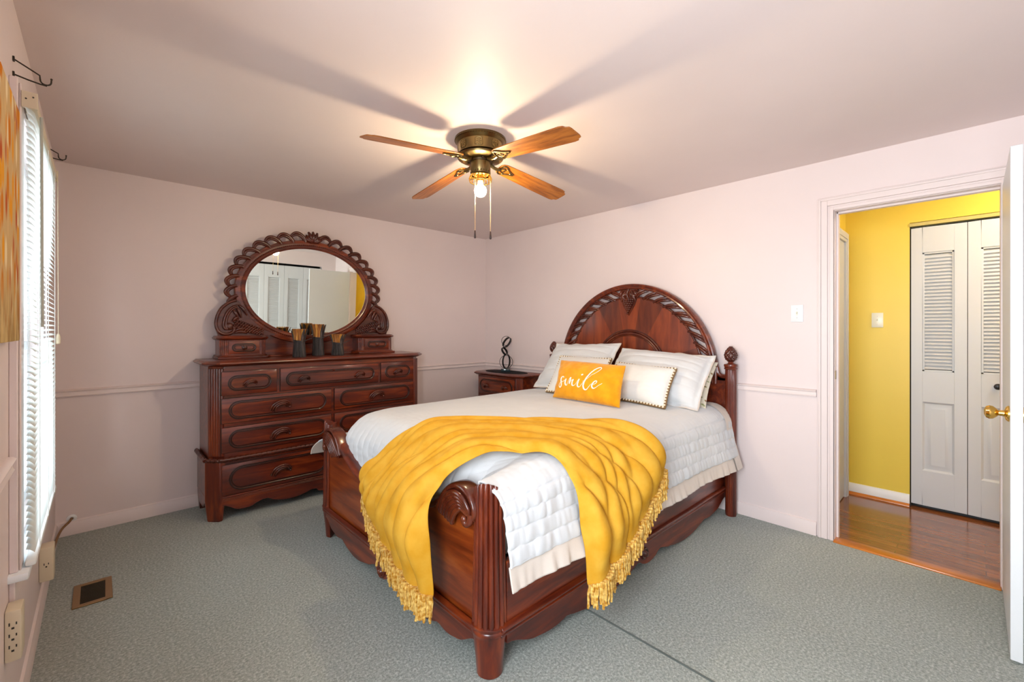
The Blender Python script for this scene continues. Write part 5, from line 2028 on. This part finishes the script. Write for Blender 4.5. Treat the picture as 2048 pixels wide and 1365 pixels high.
# ------------------------------------------------------------------ yellow throw
ST = [  # outer edge, mid, inner edge for each station along the length
    ((-2.378, -1.945, 0.570), (-2.425, -2.235, 0.375), (-2.430, -2.620, 0.300)),
    ((-2.385, -1.930, 0.600), (-2.424, -2.230, 0.520), (-2.428, -2.605, 0.500)),
    ((-2.330, -1.945, 0.645), (-2.385, -2.250, 0.640), (-2.420, -2.590, 0.660)),
    ((-2.262, -1.985, 0.745), (-2.300, -2.280, 0.735), (-2.345, -2.610, 0.745)),
    ((-2.165, -2.050, 0.818), (-2.190, -2.330, 0.812), (-2.240, -2.650, 0.795)),
    ((-2.040, -2.130, 0.832), (-2.080, -2.390, 0.820), (-2.160, -2.690, 0.800)),
    ((-1.900, -2.240, 0.826), (-1.960, -2.480, 0.818), (-2.080, -2.735, 0.795)),
    ((-1.730, -2.400, 0.822), (-1.830, -2.590, 0.812), (-2.010, -2.780, 0.790)),
    ((-1.555, -2.560, 0.812), (-1.710, -2.710, 0.796), (-1.965, -2.825, 0.765)),
    ((-1.425, -2.690, 0.812), (-1.625, -2.810, 0.757), (-1.940, -2.868, 0.700)),
    ((-1.340, -2.806, 0.785), (-1.575, -2.880, 0.660), (-1.930, -2.900, 0.590)),
    ((-1.285, -2.878, 0.715), (-1.545, -2.915, 0.540), (-1.925, -2.925, 0.440)),
    ((-1.235, -2.905, 0.620), (-1.530, -2.935, 0.412), (-1.920, -2.945, 0.270)),
]
NT = 66
rowsA = [catmull([s_[k] for s_ in ST], 9) for k in range(3)]
NS = len(rowsA[0])
base = []
for i in range(NS):
    o_, m_, n_ = rowsA[0][i], rowsA[1][i], rowsA[2][i]
    base.append([o_ * ((1 - t) * (1 - 2 * t)) + m_ * (4 * t * (1 - t)) + n_ * (t * (2 * t - 1)) for t in [j / NT for j in range(NT + 1)]])
P = []
for i in range(NS):
    f = i / (NS - 1)
    row = []
    for j in range(NT + 1):
        t = j / NT
        a = base[min(i + 1, NS - 1)][j] - base[max(i - 1, 0)][j]
        b_ = base[i][min(j + 1, NT)] - base[i][max(j - 1, 0)]
        nn = a.cross(b_).normalized()
        p = base[i][j]
        if nn.dot(p - Vector((-1.2, BYC + 0.2, 0.3))) < 0:
            nn = -nn
        hang = max(smooth01((0.28 - f) / 0.22), smooth01((f - 0.70) / 0.2))
        warp = 0.85 * nz(f * 2.3 + 1.7, t * 1.7, 3.3) + 0.35 * nz(f * 5.1, t * 3.3, 7.7)
        ph = t * (4.6 + 1.6 * hang) + 0.5 * math.sin(2.7 * f + 0.6) * (0.6 + t) + warp
        r1 = abs(math.sin(PI * ph)) ** 0.7
        ph2 = t * 9.1 + 0.8 * math.sin(2.4 * f + 2.0) + 1.3 * nz(f * 3.1, t * 2.6, 9.0)
        r2 = abs(math.sin(PI * ph2)) ** 0.9
        lock = smooth01(nz(f * 2.7, t * 2.6, 6.6) * 1.3 + 0.55)
        h = (0.038 + 0.060 * hang) * r1 * (0.45 + 0.55 * lock) + (0.020 + 0.014 * hang) * r2 * (1 - 0.7 * lock)
        h *= smooth01(min(t, 1 - t) / 0.05) * 0.75 + 0.25
        h += 0.006
        h += 0.006 * nz(f * 9, t * 7, 1.2) + 0.009
        bt = b_.normalized()
        ends = 0.45 + 0.55 * smooth01(min(f, 1 - f) / 0.10)
        sw = -(0.013 + 0.016 * hang) * math.sin(2 * PI * ph) * (0.45 + 0.55 * lock) * smooth01(min(t, 1 - t) / 0.08) * ends
        row.append(tuple(p + nn * (0.010 + (h - 0.010) * ends) + bt * sw))
    P.append(row)
mb = MB(); mb.grid(P)
throw = mb.build('throw_blanket', M_THROW, loc=(-1.9, -2.4, 0.8), smooth=0, clean=False)
for p in throw.data.polygons:
    p.use_smooth = True
sd = throw.modifiers.new('thickness', 'SOLIDIFY'); sd.thickness = 0.007; sd.offset = -1
sb = throw.modifiers.new('smooth', 'SUBSURF'); sb.levels = 1; sb.render_levels = 1
tag(throw, 'yellow plush throw with fringe draped over footboard and bed side', 'throw blanket')
rng = random.Random(11)
for row, outx in ((P[0], Vector((-1, 0, 0))), (P[-1], Vector((0, -1, 0)))):
    mb = MB()
    # arc-length resample
    pts = [Vector(q) for q in row]
    L_ = [0.0]
    for a, b_ in zip(pts, pts[1:]):
        L_.append(L_[-1] + (b_ - a).length)
    m_ = 52
    for k in range(m_):
        d = L_[-1] * (k + 0.5) / m_
        i = max(q for q in range(len(L_)) if L_[q] <= d)
        i = min(i, len(pts) - 2)
        p = pts[i].lerp(pts[i + 1], (d - L_[i]) / max(1e-9, L_[i + 1] - L_[i]))
        for q in range(3):
            ln = rng.uniform(0.080, 0.112)
            dx = rng.uniform(-0.010, 0.010)
            ax = Vector((0, 1, 0)) if abs(outx.x) > 0.5 else Vector((1, 0, 0))
            path = []
            for e in range(9):
                f = e / 8
                path.append(p + Vector((0, 0, 0.006 - ln * f)) + outx * (0.005 + 0.007 * q + 0.002 * math.sin(f * 9 + k)) + ax * (dx * f + (q - 1) * 0.006 + 0.0012 * math.sin(f * 14 + k * 2.1)))
            mb.tube(path, [0.0058 * (1 + 0.20 * math.sin(e * 2.9 + k)) for e in range(9)], 6)
    mb.build('fringe', M_FRINGE, throw, smooth=60, clean=False)
